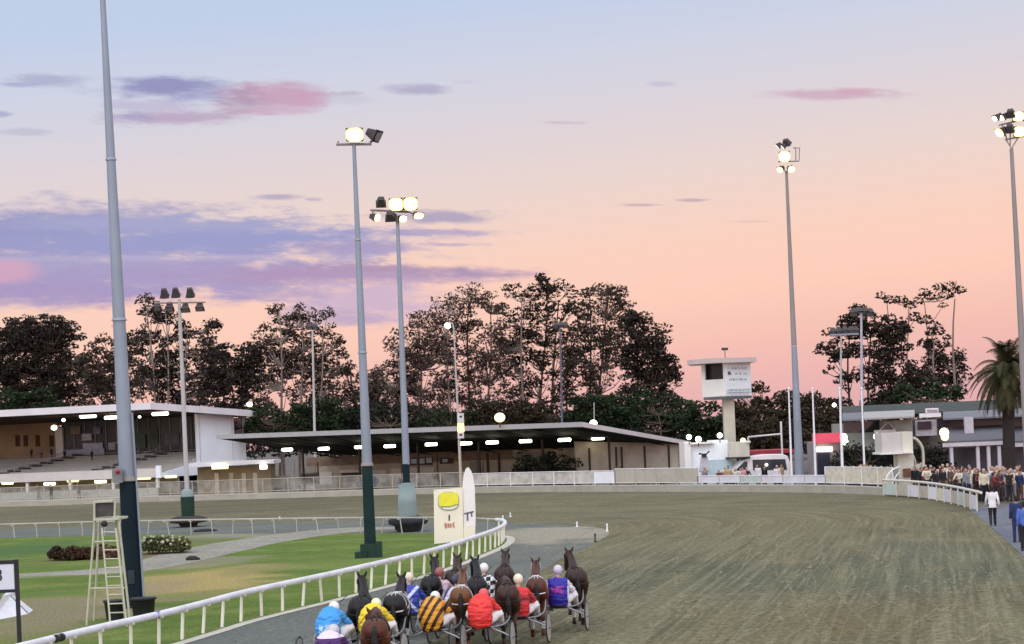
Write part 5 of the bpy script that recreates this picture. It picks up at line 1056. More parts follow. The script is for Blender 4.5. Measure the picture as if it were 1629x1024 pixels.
# palm
D=143.0; pb=W(1606,770,D); pb.z=0; pc=W(1603,588,D)
pt_=thing('palm_tree','stout date palm with arching grey-green fronds at the right edge','palm',pb)
mb=MB(); mb.tube([pb,pb.lerp(pc,0.5),pc+Vector((0,0,-0.3)),pc],[0.45,0.42,0.46,0.30],n=10); build('trunk',mb,mat('palm_bark',(0.03,0.023,0.02),0.95,0.4,3),pt_,world=True)
pl=leafmat('palm_leaf',(0.028,0.028,0.012),(0.075,0.07,0.03)); rg=random.Random(21)
for k in range(98):
    an=rg.uniform(0,6.283); e0=rg.uniform(-0.95,1.35); Lf=rg.uniform(2.9,3.9); pts=[pc.copy()]; d=Vector((math.cos(an)*math.cos(e0),math.sin(an)*math.cos(e0),math.sin(e0)))
    for i in range(9): pts.append(pts[-1]+d*Lf/9); d=(d+Vector((0,0,-0.165-0.02*i))).normalized()
    mb=MB(); mb.tube(pts,[0.05-0.004*i for i in range(10)],n=4)
    for i in range(len(pts)-1):
        for f in (0.0,0.2,0.4,0.6,0.8):
            p=pts[i].lerp(pts[i+1],f); t_=(pts[i+1]-pts[i]).normalized(); sd=t_.cross(Vector((0,0,1))).normalized(); fr_=(i+f)/9; ln=0.62*math.sin(math.pi*min(1,0.15+fr_*0.85))+0.08
            for sg_ in (-1,1):
                q=p+(sd*sg_*0.8+t_*0.55+Vector((0,0,-0.35))).normalized()*ln; w_=t_*0.035; mb.add([p-w_,p+w_,q],[(0,1,2)])
    build('frond',mb,pl,pt_,world=True,weld=True)
# infield flower beds
def bed(name,label,x0,x1,y0,y1,yb,m_,D_bed,fl=None,n=26,sz=0.16):
    rg=random.Random(x0); base=G((x0+x1)/2,yb); t=thing(name,label,'flower bed',base); ml=MB(); mt=MB(); mf=MB()
    for k in range(n):
        px=rg.uniform(x0,x1); D=base.y+rg.uniform(-0.8,0.8); top=rg.uniform(y0,y1); c=W(px,(top+yb)/2,D); c.z=max(c.z,0.15); h=max(0.15,(yb-top)/2/S(D))
        leaves(ml,c,0.38,0.35,h*1.05,130,sz,rg); mt.tube([(c.x,c.y,0),(c.x,c.y,c.z)],0.02,n=4)
        if fl: 
            for q in range(2): mf.ball((c.x+rg.uniform(-.35,.35),c.y-0.3+rg.uniform(-.1,.2),c.z+h*rg.uniform(0.4,1.0)),0.065,5,4)
    build('leaves',ml,m_,t,weld=True,world=True); build('stems',mt,barkd,t,world=True,weld=True)
    if fl: o=build('blooms',mf,fl,t,world=True,weld=True); o['kind']='stuff'
    return t
bed('flower_bed','dark maroon-leaved flower bed left of the ladder tower',88,150,868,882,890,leafmat('maroon_leaf',(0.025,0.016,0.010),(0.07,0.04,0.02)),0,n=42)
bed('flower_bed','rose bed with white blooms right of the nearest mast',222,292,852,862,880,leafmat('rose_leaf',(0.04,0.055,0.02),(0.10,0.115,0.04)),0,mat('white_bloom',(0.42,0.38,0.28),0.7),n=34)
bed('flower_bed','reddish low planting behind the rungs of the ladder tower',158,186,864,872,888,leafmat('red_leaf',(0.07,0.03,0.022),(0.16,0.085,0.06)),0,n=12)
# =====================================================  PEOPLE, HORSES, SULKIES
skin=mat('skin',(0.42,0.25,0.18),0.55,0.08,6); hairb=mat('hair_brown',(0.05,0.03,0.02),0.6,0.3,8); shoe=mat('shoe_black',(0.02,0.018,0.018),0.5,0.2,5)
def limb(mb,pts,rad,n=10): mb.tube(pts,rad,n=n); [mb.ball(p,r if not isinstance(r,tuple) else min(r),8,6) for p,r in zip(pts,rad)]
def hand(mb,w,d,sd,curl=0.5):
    """palm and five bent fingers; w wrist, d direction, sd thumb side"""
    w=Vector(w); d=Vector(d).normalized(); sd=Vector(sd); sd=(sd-d*sd.dot(d)).normalized(); up=d.cross(sd)
    p=w+d*0.05; mb.tube([w-d*0.01,p,w+d*0.095],[(0.024,0.018),(0.040,0.016),(0.038,0.014)],n=8,side=sd)
    for i,(o_,l) in enumerate(((0.030,0.070),(0.010,0.080),(-0.010,0.074),(-0.030,0.058))):
        a=w+d*0.09+sd*o_; b=a+(d*(1-curl*0.4)-up*curl*0.5).normalized()*l*0.5; c=b+(d*(1-curl)-up*curl).normalized()*l*0.5; mb.tube([a,b,c],[0.0095,0.009,0.0075],n=6)
    a=w+d*0.03+sd*0.03; b=a+(d*0.6+sd*0.7).normalized()*0.036; c=b+(d*0.9+sd*0.15-up*0.3).normalized()*0.034; mb.tube([a,b,c],[0.013,0.0105,0.009],n=6)
def head(mb,c,f=Vector((0,1,0)),s=1.0):
    """c: skull centre, f: facing"""
    f=Vector(f).normalized(); c=Vector(c); rt=Vector((f.y,-f.x,0)).normalized()
    mb.ball(c,(0.082*s,0.098*s,0.112*s)); mb.ball(c+f*0.022*s+Vector((0,0,-0.055*s)),(0.062*s,0.075*s,0.068*s))
    mb.tube([c+f*0.085*s+Vector((0,0,0.015)),c+f*0.112*s+Vector((0,0,-0.025)),c+f*0.088*s+Vector((0,0,-0.035))],[0.010,0.017,0.010],n=6)
    mb.tube([c+f*0.088*s+rt*0.028+Vector((0,0,-0.062)),c+f*0.096*s+Vector((0,0,-0.062)),c+f*0.088*s-rt*0.028+Vector((0,0,-0.062))],0.009,n=5)
    for sg in (-1,1): mb.ball(c+rt*sg*0.084*s+Vector((0,0,-0.01)),(0.014,0.02,0.032),6,5)
def eyes(c,f,parent):
    f=Vector(f).normalized(); rt=Vector((f.y,-f.x,0)).normalized(); mb=MB()
    for sg in (-1,1): mb.ball(Vector(c)+f*0.088+rt*sg*0.032+Vector((0,0,0.012)),0.012,6,5)
    build('eyes',mb,mat('eye_dark',(0.02,0.015,0.01),0.2),parent)
STAND={}
def person_proto(kind):
    """returns dict part -> mesh for a standing / walking adult facing +Y, origin on the ground"""
    mb=MB(); J={}
    wk={'stand':0,'walk':0.26,'lean':0.05,'vest':0}.get(kind,0); hz=0.93; sh=1.43; hw=0.19; fwd={'lean':0.16}.get(kind,0.02)
    hip=[Vector((sg*0.095,0,hz)) for sg in (-1,1)]; knee=[Vector((sg*0.10,(0.16 if sg>0 else -0.06)*(wk/0.26) +0.02,0.50)) for sg in (-1,1)]
    ank=[Vector((sg*0.11,(wk*0.9 if sg>0 else -wk),0.085+(0.05 if wk and sg<0 else 0))) for sg in (-1,1)]
    shd=[Vector((sg*hw,fwd,sh)) for sg in (-1,1)]
    if kind=='lean': el=[Vector((sg*0.26,fwd+0.16,1.18)) for sg in (-1,1)]; wr=[Vector((sg*0.14,fwd+0.38,1.14)) for sg in (-1,1)]
    elif kind=='walk': el=[Vector((sg*0.245,-0.10 if sg>0 else 0.10,1.15)) for sg in (-1,1)]; wr=[Vector((sg*0.27,-0.04 if sg>0 else 0.22,0.93)) for sg in (-1,1)]
    elif kind=='vest': el=[Vector((sg*0.30,-0.04,1.17)) for sg in (-1,1)]; wr=[Vector((sg*0.20,0.14,1.02)) for sg in (-1,1)]
    else: el=[Vector((sg*0.24,-0.02,1.14)) for sg in (-1,1)]; wr=[Vector((sg*0.245,0.05,0.88)) for sg in (-1,1)]
    hc=Vector((0,fwd+0.03,1.625))
    def torso(m,g): m.tube([(0,0,hz-0.06),(0,0,hz+0.06),(0,fwd*0.5,1.12),(0,fwd*0.8,1.30),(0,fwd,1.40),(0,fwd,1.46)],[(0.155+g,0.11+g),(0.165+g,0.115+g),(0.145+g,0.105+g),(0.175+g,0.12+g),(0.17+g,0.105+g),(0.08+g,0.07+g)],n=14,side=(1,0,0))
    torso(mb,0); mb.tube([(0,fwd,1.42),(0,fwd+0.02,1.54)],[0.058,0.055],n=8); head(mb,hc)
    for i in (0,1):
        limb(mb,[hip[i],knee[i],ank[i]],[0.085,0.055,0.036]); limb(mb,[shd[i],el[i],wr[i]],[0.052,0.038,0.026])
        sg=(-1,1)[i]; hand(mb,wr[i],(wr[i]-el[i]),(0,1,0.3) if kind!='lean' else (-sg,0,0.2))
        mb.tube([ank[i]+Vector((0,-0.05,-0.05)),ank[i]+Vector((0,0.06,-0.055)),ank[i]+Vector((0,0.17,-0.065))],[0.035,0.04,0.028],n=8)
    out={'body':remesh(mb.mesh('body'),0.014,1)}
    m=MB(); torso(m,0.02)
    for i in (0,1):
        if kind=='vest': m.ball(shd[i],0.07)
        else:
            limb(m,[shd[i],el[i],wr[i].lerp(el[i],0.1)],[0.068,0.054,0.044])
    if kind=='walk': m.tube([(0,0,1.0),(0,0,0.80)],[(0.185,0.135),(0.20,0.15)],n=12,side=(1,0,0))
    out['shirt']=remesh(m.mesh('shirt'),0.02,2)
    m=MB(); m.tube([(0,0,hz-0.10),(0,0,hz+0.09)],[(0.175,0.13),(0.165,0.125)],n=12,side=(1,0,0))
    for i in (0,1): limb(m,[hip[i],knee[i],ank[i]+Vector((0,0,0.02))],[0.105,0.075,0.06])
    out['trousers']=remesh(m.mesh('trousers'),0.02,2)
    m=MB()
    for i in (0,1): m.tube([ank[i]+Vector((0,-0.07,-0.05)),ank[i]+Vector((0,0.06,-0.05)),ank[i]+Vector((0,0.19,-0.062))],[0.042,0.046,0.032],n=8)
    out['shoes']=remesh(m.mesh('shoes'),0.016,1)
    m=MB(); m.ball(hc+Vector((0,-0.02,0.028)),(0.094,0.104,0.102)); m.ball(hc+Vector((0,-0.055,-0.03)),(0.082,0.06,0.09)); out['hair']=remesh(m.mesh('hair'),0.016,1)
    return out
PM={k:person_proto(k) for k in ('stand','walk','lean','vest')}
def setm(me,m):
    me.materials.clear(); me.materials.append(m)
for d_ in PM.values():
    for k,me in d_.items(): setm(me,skin)
def part(name,me,m,parent):
    o=link(D_.objects.new(name,me)); o.parent=parent; o.material_slots[0].link='OBJECT'; o.material_slots[0].material=m; return o
cloth={}
def clo(name,c): 
    if name not in cloth: cloth[name]=mat('cloth_'+name,c,0.8,0.15,5,bump=0.1)
    return cloth[name]
COL={'black':(0.018,0.018,0.02),'white':(0.68,0.66,0.66),'red':(0.45,0.03,0.03),'navy':(0.02,0.03,0.09),'pink':(0.60,0.28,0.30),'grey':(0.22,0.22,0.24),'maroon':(0.16,0.03,0.035),'tan':(0.42,0.31,0.20),'blue':(0.07,0.14,0.42),'brown':(0.10,0.06,0.045),'cream':(0.60,0.54,0.42)}
HAIR={'dark':(0.02,0.015,0.012),'fair':(0.36,0.24,0.12),'grey':(0.38,0.36,0.34),'brown':(0.06,0.035,0.02)}
def person(kind,loc_,rz,shirt,trous,hair,label,group=None,s=1.0):
    t=thing('person',label,'person',loc_,rz,group); t.scale=(s,s,s); P=PM[kind]
    part('body',P['body'],skin,t); part('shirt',P['shirt'],clo(shirt,COL[shirt]),t); part('trousers',P['trousers'],clo(trous,COL[trous]),t); part('shoes',P['shoes'],shoe,t); part('hair',P['hair'],clo('hair_'+hair,HAIR[hair]),t)
    return t
def standat(px,pyfeet): g=G(px,pyfeet); return g
# --- featured people
g=G(1580,837); t=person('walk',g,R(-8),'white','black','dark','person in a white jacket and black trousers walking away along the bluestone path')
g=W(1606,786,114.0); g.z=0; person('vest',g,R(170),'black','black','fair','right one of the two tall people in black standing by the pink-white board')
g=W(1588,782,116.0); g.z=0; person('vest',g,R(185),'black','black','fair','left one of the two tall people in black near the pink-white board')
g=G(1619,862); person('stand',g,R(5),'navy','navy','dark','person in a dark navy coat at the right edge, left of the one in blue')
g=G(1632,876); person('stand',g,R(-5),'blue','black','dark','person in a bright blue top cut by the right edge of the picture')
g=W(1054,775,161); g.z=0; person('stand',g,R(180),'navy','black','brown','lone person in navy standing behind the beige board fence')
# grandstand patrons and concourse walkers
gsm=wmat(gs)
def ongs(px,py,yl,z_):
    Mi2=gsm.inverted(); k=ray(px,py); o=Mi2@Vector((0,0,H)); d=Mi2.to_3x3()@k; s=(yl-o.y)/d.y; p=o+d*s; p.z=z_; return gsm@p
for i,(px,sh_,lb) in enumerate(((62,'black','leftmost dark person leaning on the concourse fence under the grandstand'),(82,'brown','brown-clad person right of the leftmost one on the grandstand concourse'),(126,'black','dark person alone on the concourse left of the ladder tower'))):
    p=ongs(px,790,yfront-1.2,0.0); person('lean',p,yaw+R(180),sh_,'black','dark',lb,'people on the grandstand concourse')
for i,(px,row,sh_,lb) in enumerate(((50,8,'black','dark seated-row spectator at the top left of the terraces'),(66,8,'grey','grey spectator second along the top terrace row'),(82,8,'navy','spectator in navy beside the pier on the top terrace row'),(103,7,'black','dark spectator just right of the pier high on the terraces'),(146,6,'black','dark spectator beside the middle aisle of the terraces'))):
    p=ongs(px,720,yfront+row*dy+0.4,zf+(row+1)*dz+0.0); person('stand',p,yaw+R(180),sh_,'black','dark',lb,'spectators high on the terraces',0.62)
# people before the shed
for i,(px,sh_,lb) in enumerate(((570,'black','dark person in front of the shed just left of the second mast'),(599,'navy','dark person by the shed just right of the second mast'),(664,'grey','grey person by the shed right of the third mast'),(690,'brown','brown-clad person by the shed left of the sponsor board'))):
    p=W(px,770,181 if i>1 else 187); p.z=0; person('stand',p,R(150+40*i),sh_,'black','dark',lb,'people in front of the shed')
# crowd on the right
rg=random.Random(77); used={}
names=list(COL); 
spots=[]
def cbD(px):
    if px<1404: T=[(1320,142.5),(1404,133)]
    else: T=[(1404,133.5),(1450,130),(1500,124.0),(1540,118.0),(1560,113.5),(1640,113.5)]
    for (a,da),(b_,db_) in zip(T,T[1:]):
        if px<=b_: return da+(db_-da)*(px-a)/(b_-a)
    return T[-1][1]
for k in range(128):
    if k<92: px=1440+rg.random()*185; D=cbD(px)+0.9+abs(rg.gauss(0,1))*6
    elif k<116: px=1338+rg.random()*100; D=cbD(px)+1.2+rg.random()*3
    else: px=1120+rg.random()*140; D=rg.uniform(153.8,154.6)
    spots.append((px,D))
spots.sort()
place=lambda px,D:('beside the minibus' if px<1262 else 'left of the viewing box stem' if px<1425 else 'just right of the curved stair' if px<1500 else 'below the veranda' if px<1560 else 'below the palm')
cnt={}
for px,D in spots:
    a=rg.choice(['black','black','navy','red','white','pink','maroon','brown','grey','tan','cream','white','maroon','black']); h=rg.choice(['dark','dark','fair','grey','brown']); b=rg.choice(['black','navy','grey','brown'])
    kd=rg.choice(['stand','stand','lean']); p=W(px,760,D); p.z=0.0
    row='front row' if (D<cbD(px)+4 if px>1300 else D<154.2) else 'back row'
    lb='spectator in %s top, %s trousers, %s hair, %s, %s'%(a,b,h,row,place(px,D))
    person(kd,p,R(180)+rg.uniform(-0.9,0.9),a,b,h,lb,'spectators crowding behind the barriers',rg.uniform(0.9,1.05))
# =====================================================  HORSES
def horse_proto(ph,hy,hl):
    """ph +-1 trot phase, hy head turn, hl head lowering"""
    mb=MB(); X=(1,0,0)
    mb.tube([(0,-0.36,1.14),(0,-0.26,1.20),(0,-0.08,1.215),(0,0.2,1.19),(0,0.6,1.13),(0,1.0,1.13),(0,1.25,1.19),(0,1.45,1.20),(0,1.58,1.16)],[(0.10,0.14),(0.20,0.25),(0.265,0.295),(0.275,0.30),(0.28,0.30),(0.27,0.325),(0.23,0.33),(0.18,0.25),(0.10,0.14)],n=18,side=X)
    for sg in (-1,1): mb.ball((sg*0.12,-0.12,1.26),(0.165,0.27,0.235)); mb.ball((sg*0.15,1.28,1.12),(0.11,0.2,0.24))
    nk=[Vector((0,1.22,1.30)),Vector((0,1.48,1.48-hl*0.2)),Vector((hy*0.06,1.72,1.66-hl*0.5)),Vector((hy*0.14,1.88,1.78-hl*0.9))]
    mb.tube(nk,[(0.15,0.27),(0.12,0.21),(0.10,0.16),(0.09,0.12)],n=14,side=X)
    hd=Vector((hy*0.35,1,0)).normalized(); p0=nk[-1]+Vector((0,0.0,0.0))
    hp=[p0+hd*0.0+Vector((0,0,0.03)),p0+hd*0.12+Vector((0,0,-0.06)),p0+hd*0.27+Vector((0,0,-0.22)),p0+hd*0.40+Vector((0,0,-0.38)),p0+hd*0.46+Vector((0,0,-0.46))]
    mb.tube(hp,[(0.095,0.10),(0.122,0.145),(0.095,0.115),(0.07,0.08),(0.058,0.065)],n=12,side=(hd.y,-hd.x,0))
    rt=Vector((hd.y,-hd.x,0))
    for sg in (-1,1):
        b=p0+rt*sg*0.06+Vector((0,-0.01,0.07)); mb.tube([b,b+rt*sg*0.035+Vector((0,-0.01,0.06)),b+rt*sg*0.07+Vector((0,0.01,0.135))],[(0.042,0.03),(0.044,0.024),0.012],n=8,side=rt)
        f=ph*sg  # hind legs
        hip=Vector((sg*0.15,-0.12,1.12)); st=Vector((sg*0.17,0.08+0.08*f,0.86)); hk=Vector((sg*0.145,-0.30+0.22*f,0.56)); ft=Vector((sg*0.14,-0.22+0.34*f if f>0 else -0.46,0.20 if f>0 else 0.25)); hf=ft+Vector((0,0.07 if f>0 else -0.03,-0.13))
        limb(mb,[hip,st,(st+hk)/2+Vector((0,-0.03,0)),hk,(hk+ft)/2,ft,hf+Vector((0,0,0.03))],[0.19,0.135,0.085,0.062,0.042,0.046,0.05],n=10)
        mb.tube([hf+Vector((0,0,0.05)),hf+Vector((0,0.02,-0.07 if f>0 else -0.04))],[0.052,0.068],n=10)
        f=-ph*sg
        s0=Vector((sg*0.16,1.30,1.08)); e0=Vector((sg*0.17,1.18+0.04*f,0.88)); kn=Vector((sg*0.145,1.34+0.20*f,0.53 if f<=0 else 0.60)); ft=Vector((sg*0.14,1.30 if f<=0 else 1.42,0.19 if f<=0 else 0.36)); hf=ft+Vector((0,0.05 if f<=0 else -0.08,-0.12))
        limb(mb,[s0,e0,(e0+kn)/2,kn,(kn+ft)/2,ft,hf+Vector((0,0,0.03))],[0.14,0.105,0.07,0.052,0.038,0.043,0.046],n=10)
        mb.tube([hf+Vector((0,0,0.05)),hf+Vector((0,0.02,-0.07))],[0.05,0.064],n=10)
    out={'body':remesh(mb.mesh('body'),0.02,3)}
    m=MB(); m.tube([(0,-0.36,1.36),(0,-0.47,1.28),(0,-0.50,1.05),(0.02,-0.47,0.80),(0.0,-0.46,0.62)],[0.04,0.06,0.075,0.06,0.02],n=8,side=X); out['tail']=remesh(m.mesh('tail'),0.018,1)
    m=MB(); 
    for i in range(9):
        f=i/8; p=nk[0].lerp(nk[1],f*3) if f<1/3 else (nk[1].lerp(nk[2],f*3-1) if f<2/3 else nk[2].lerp(nk[3],f*3-2)); top=p+Vector((0,-0.12*(1-f*0.4),0.19-0.10*f)); m.tube([top+Vector((0,0,0.02)),top+Vector((0.05,0.01,-0.10)),top+Vector((0.075,0.02,-0.2+0.06*f))],[0.035,0.04,0.015],n=6)
    out['mane']=remesh(m.mesh('mane'),0.016,1)
    m=MB()   # harness: saddle pad, girth, breeching straps, bridle with blinkers
    def band(y0,z0,rx,rz_,w_=0.03,t=0.012):
        pts=[(rx*math.cos(a),y0,z0+rz_*math.sin(a)) for a in [2*math.pi*i/20 for i in range(21)]]; m.tube(pts,[(w_,t)]*21,n=6,side=(0,1,0))
    band(0.92,1.13,0.285,0.335,0.05); band(1.46,1.22,0.2,0.27,0.03); band(-0.02,1.22,0.295,0.315,0.02)
    for sg in (-1,1):
        m.tube([(sg*0.29,0.92,1.15),(sg*0.295,0.4,1.15),(sg*0.29,-0.05,1.14),(sg*0.20,-0.34,1.12),(0,-0.43,1.10)],[0.016]*5,n=6)
        m.tube([(0,0.92,1.475),(sg*0.02,0.3,1.505),(sg*0.05,-0.2,1.49)],[0.014]*3,n=5)
    m2=MB()
    for sg in (-1,1):
        m2.tube([hp[1]+rt*sg*0.105+Vector((0,0,0.08)),hp[3]+rt*sg*0.065],[0.012,0.012],n=5); m2.box(hp[1]+rt*sg*0.115+Vector((0,0.02,0.0)),(0.03,0.10,0.10))
    pts=[hp[3]+rt*(0.064*math.cos(a))+(Vector((0,0.5,0.45)).normalized())*0.08*math.sin(a) for a in [2*math.pi*i/12 for i in range(13)]]; m2.tube(pts,[0.012]*13,n=5); out['bridle']=m2.mesh('bridle')
    m.box((0,0.92,1.475),(0.20,0.14,0.03)); out['harness']=m.mesh('harness')
    for sg in (-1,1):
        f=ph*sg; a=Vector((sg*0.145,-0.30+0.22*f,0.50)); b=Vector((sg*0.14,-0.22+0.34*f if f>0 else -0.46,0.22 if f>0 else 0.27)); m=MB(); m.tube([a.lerp(b,0.25),b],[0.055,0.058],n=8); out['leg_boot_%d'%(sg+1)]=m.mesh('leg_boot')
        f=-ph*sg; a=Vector((sg*0.145,1.34+0.20*f,0.53 if f<=0 else 0.60)); b=Vector((sg*0.14,1.30 if f<=0 else 1.42,0.22 if f<=0 else 0.38)); m=MB(); m.tube([a.lerp(b,0.3),b],[0.048,0.053],n=8); out['leg_boot_%d'%(sg+2)]=m.mesh('leg_boot')
    return out
HM=[horse_proto(1,-0.5,0.0),horse_proto(-1,0.1,0.08),horse_proto(1,-1.0,0.42)]
for d_ in HM:
    for me in d_.values(): setm(me,skin)
def coat(n,c,v=0.35): 
    m=mat('coat_'+n,c,0.5,v,2.2,spec=0.28,bump=0.05); return m
leather=mat('harness_leather',(0.02,0.015,0.012),0.5,0.2,5); whiteh=mat('harness_white',(0.62,0.60,0.58),0.6)
def horse(kind,loc_,rz,ct,label,boots=None,hn=None,mane=(0.012,0.01,0.009)):
    t=thing('harness_horse',label,'horse',loc_,rz,'harness horses in the racing pack'); P=HM[kind]
    part('body',P['body'],ct,t); part('tail',P['tail'],mat('mane_dark',mane,0.6,0.3,6),t); part('mane',P['mane'],mat('mane_dark',mane),t); part('harness',P['harness'],hn or leather,t); part('bridle',P['bridle'],hn or leather,t)
    for q in (0,1,2,3): part('leg_boot',P['leg_boot_%d'%q],boots or leather,t)
    return t
# --- sulky: origin on the ground under the seat, +Y forward
def sulky_proto():
    t=thing('sulky','racing sulky','sulky',(0,0,0)); fm=mat('sulky_frame',(0.30,0.30,0.32),0.35,0.1,3,metal=0.6)
    mb=MB(); mb.tube([(-0.66,0,0.36),(-0.50,0.02,0.44),(-0.22,0.04,0.56),(0.22,0.04,0.56),(0.50,0.02,0.44),(0.66,0,0.36)],0.022,n=8); build('axle_arch',mb,fm,t)
    for sg in (-1,1):
        mb=MB(); mb.tube(cat_pts([(sg*0.20,0.0,0.58),(sg*0.42,0.25,0.60),(sg*0.50,0.7,0.68),(sg*0.46,1.2,0.90),(sg*0.40,1.8,1.10),(sg*0.36,2.35,1.20)],4),0.021,n=8); build('shaft',mb,fm,t)
        mb=MB(); mb.tube([(sg*0.47,0.55,0.64),(sg*0.44,0.80,0.50),(sg*0.34,0.95,0.46)],0.016,n=6); mb.box((sg*0.34,0.98,0.46),(0.14,0.05,0.12)); build('stirrup',mb,fm,t)
        w_=thing('wheel','','') if False else None
        mb=MB(); pts=[(sg*0.68,0.345*math.cos(a),0.36+0.345*math.sin(a)) for a in [2*math.pi*i/28 for i in range(29)]]; mb.tube(pts,0.018,n=6,cap=False); wh=build('wheel',mb,mat('tyre',(0.04,0.04,0.04),0.8),t)
        mb=MB(); mb.tube([(sg*0.695,0,0.36),(sg*0.688,0,0.36)],[0.322,0.322],n=28,cap=True,smooth=False); mb.tube([(sg*0.66,0,0.36),(sg*0.667,0,0.36)],[0.322,0.322],n=28,cap=True,smooth=False); build('wheel_disc',mb,mat('wheel_disc_clear',(0.55,0.56,0.52),0.3,0.1,1,alpha=0.55),wh)
        mb=MB(); mb.tube([(sg*0.63,0,0.36),(sg*0.74,0,0.36)],0.035,n=8); build('hub',mb,fm,wh)
        mb=MB(); mb.tube([(sg*0.50,0.05,0.45),(sg*0.60,0.42,0.42),(sg*0.70,0.40,0.36)],0.014,n=5); build('wheel_fork',mb,fm,t)
    mb=MB(); mb.box((0,0.0,0.60),(0.42,0.30,0.07)); o=build('seat',mb,mat('seat_vinyl',(0.02,0.018,0.03),0.5),t,bevel=0.03)
    return t
SP=sulky_proto(); sulky_used=[False]
# --- driver: origin under the seat
def driver_proto(kind):
    if kind=='up': hz=0.72; spine=[(0,-0.02,0.66),(0,-0.06,0.84),(0,-0.04,1.04),(0,0.02,1.20),(0,0.06,1.28)]; shy,shz=0.05,1.22; hc=Vector((0,0.15,1.46))
    else: hz=0.72; spine=[(0,-0.04,0.66),(0,-0.10,0.84),(0,-0.04,1.05),(0,0.12,1.19),(0,0.24,1.23)]; shy,shz=0.22,1.17; hc=Vector((0,0.46,1.27))
    mb=MB(); X=(1,0,0)
    mb.tube(spine,[(0.17,0.14),(0.165,0.13),(0.18,0.13),(0.19,0.12),(0.10,0.09)],n=14,side=X)
    nk0=Vector(spine[-1]); mb.tube([nk0,nk0.lerp(hc,0.75)],[0.06,0.055],n=8); head(mb,hc,Vector((0,1,-0.1)))
    J=[]
    for sg in (-1,1):
        hip=Vector((sg*0.12,0.02,hz)); kn=Vector((sg*0.36,0.46,0.86)); an=Vector((sg*0.34,0.90,0.56)); sh=Vector((sg*0.21,shy,shz)); el=Vector((sg*0.33,shy+0.22,shz-0.22)); wr=Vector((sg*0.14,shy+0.50,shz-0.14)); J.append((hip,kn,an,sh,el,wr))
        limb(mb,[hip,kn,an],[0.095,0.062,0.04]); limb(mb,[sh,el,wr],[0.055,0.042,0.028]); hand(mb,wr,wr-el,(-sg,0,0.3),curl=0.9)
        mb.tube([an+Vector((0,-0.03,-0.06)),an+Vector((0,0.08,0.0)),an+Vector((0,0.12,0.08))],[0.045,0.045,0.035],n=8)
    out={'body':remesh(mb.mesh('body'),0.014,1)}
    m=MB(); m.tube([(0,-0.03,0.62)]+spine,[(0.20,0.17),(0.26,0.20),(0.295,0.215),(0.29,0.20),(0.25,0.17),(0.12,0.12)],n=18,side=X)
    for j in J: limb(m,[j[3]*0.92+Vector((0,0,0.08)),j[4],j[5]],[0.10,0.082,0.05])
    out['jacket']=remesh(m.mesh('jacket'),0.018,3)
    m=MB(); m.tube([(0,-0.02,0.635),(0,-0.02,0.74)],[(0.24,0.20),(0.225,0.18)],n=14,side=X)
    for j in J: limb(m,[j[0],j[1],j[2]],[0.13,0.098,0.062])
    out['breeches']=remesh(m.mesh('breeches'),0.018,2)
    m=MB()
    for j in J: a=j[2]; m.tube([j[1].lerp(a,0.72),a,a+Vector((0,-0.02,-0.07))],[0.066,0.058,0.055],n=10); m.tube([a+Vector((0,-0.04,-0.06)),a+Vector((0,0.08,0.0)),a+Vector((0,0.14,0.10))],[0.055,0.052,0.042],n=10)
    out['boots']=remesh(m.mesh('boots'),0.016,1)
    m=MB(); m.ball(hc+Vector((0,-0.01,0.035)),(0.122,0.142,0.128),16,12); m.tube([hc+Vector((0,0.10,0.03)),hc+Vector((0,0.17,0.015))],[(0.085,0.02),(0.06,0.012)],n=8,side=X); out['helmet']=remesh(m.mesh('helmet'),0.014,1)
    m=MB(); 
    for j in J: m.tube([j[5]+(j[5]-j[4]).normalized()*0.07,Vector((j[5].x*1.6,1.4,1.24)),Vector((math.copysign(0.2,j[5].x),2.35,1.40))],0.010,n=5)
    out['reins']=m.mesh('reins')
    return out
DM={k:driver_proto(k) for k in('up','down')}
for d_ in DM.values():     # creases and billows in the cloth
    for nm_,am_ in (('jacket',0.022),('breeches',0.012)):
        me=d_[nm_]; me.update(); nrm=[v.normal.copy() for v in me.vertices]
        for v,n_ in zip(me.vertices,nrm):
            p=v.co; k=noise.noise(Vector((p.x*5,p.y*5,p.z*15)))+0.6*noise.noise(Vector((p.x*14+3,p.y*14,p.z*22))); v.co=p+n_*(am_*k)
        me.update()
for d_ in DM.values():
    for me in d_.values(): setm(me,skin)
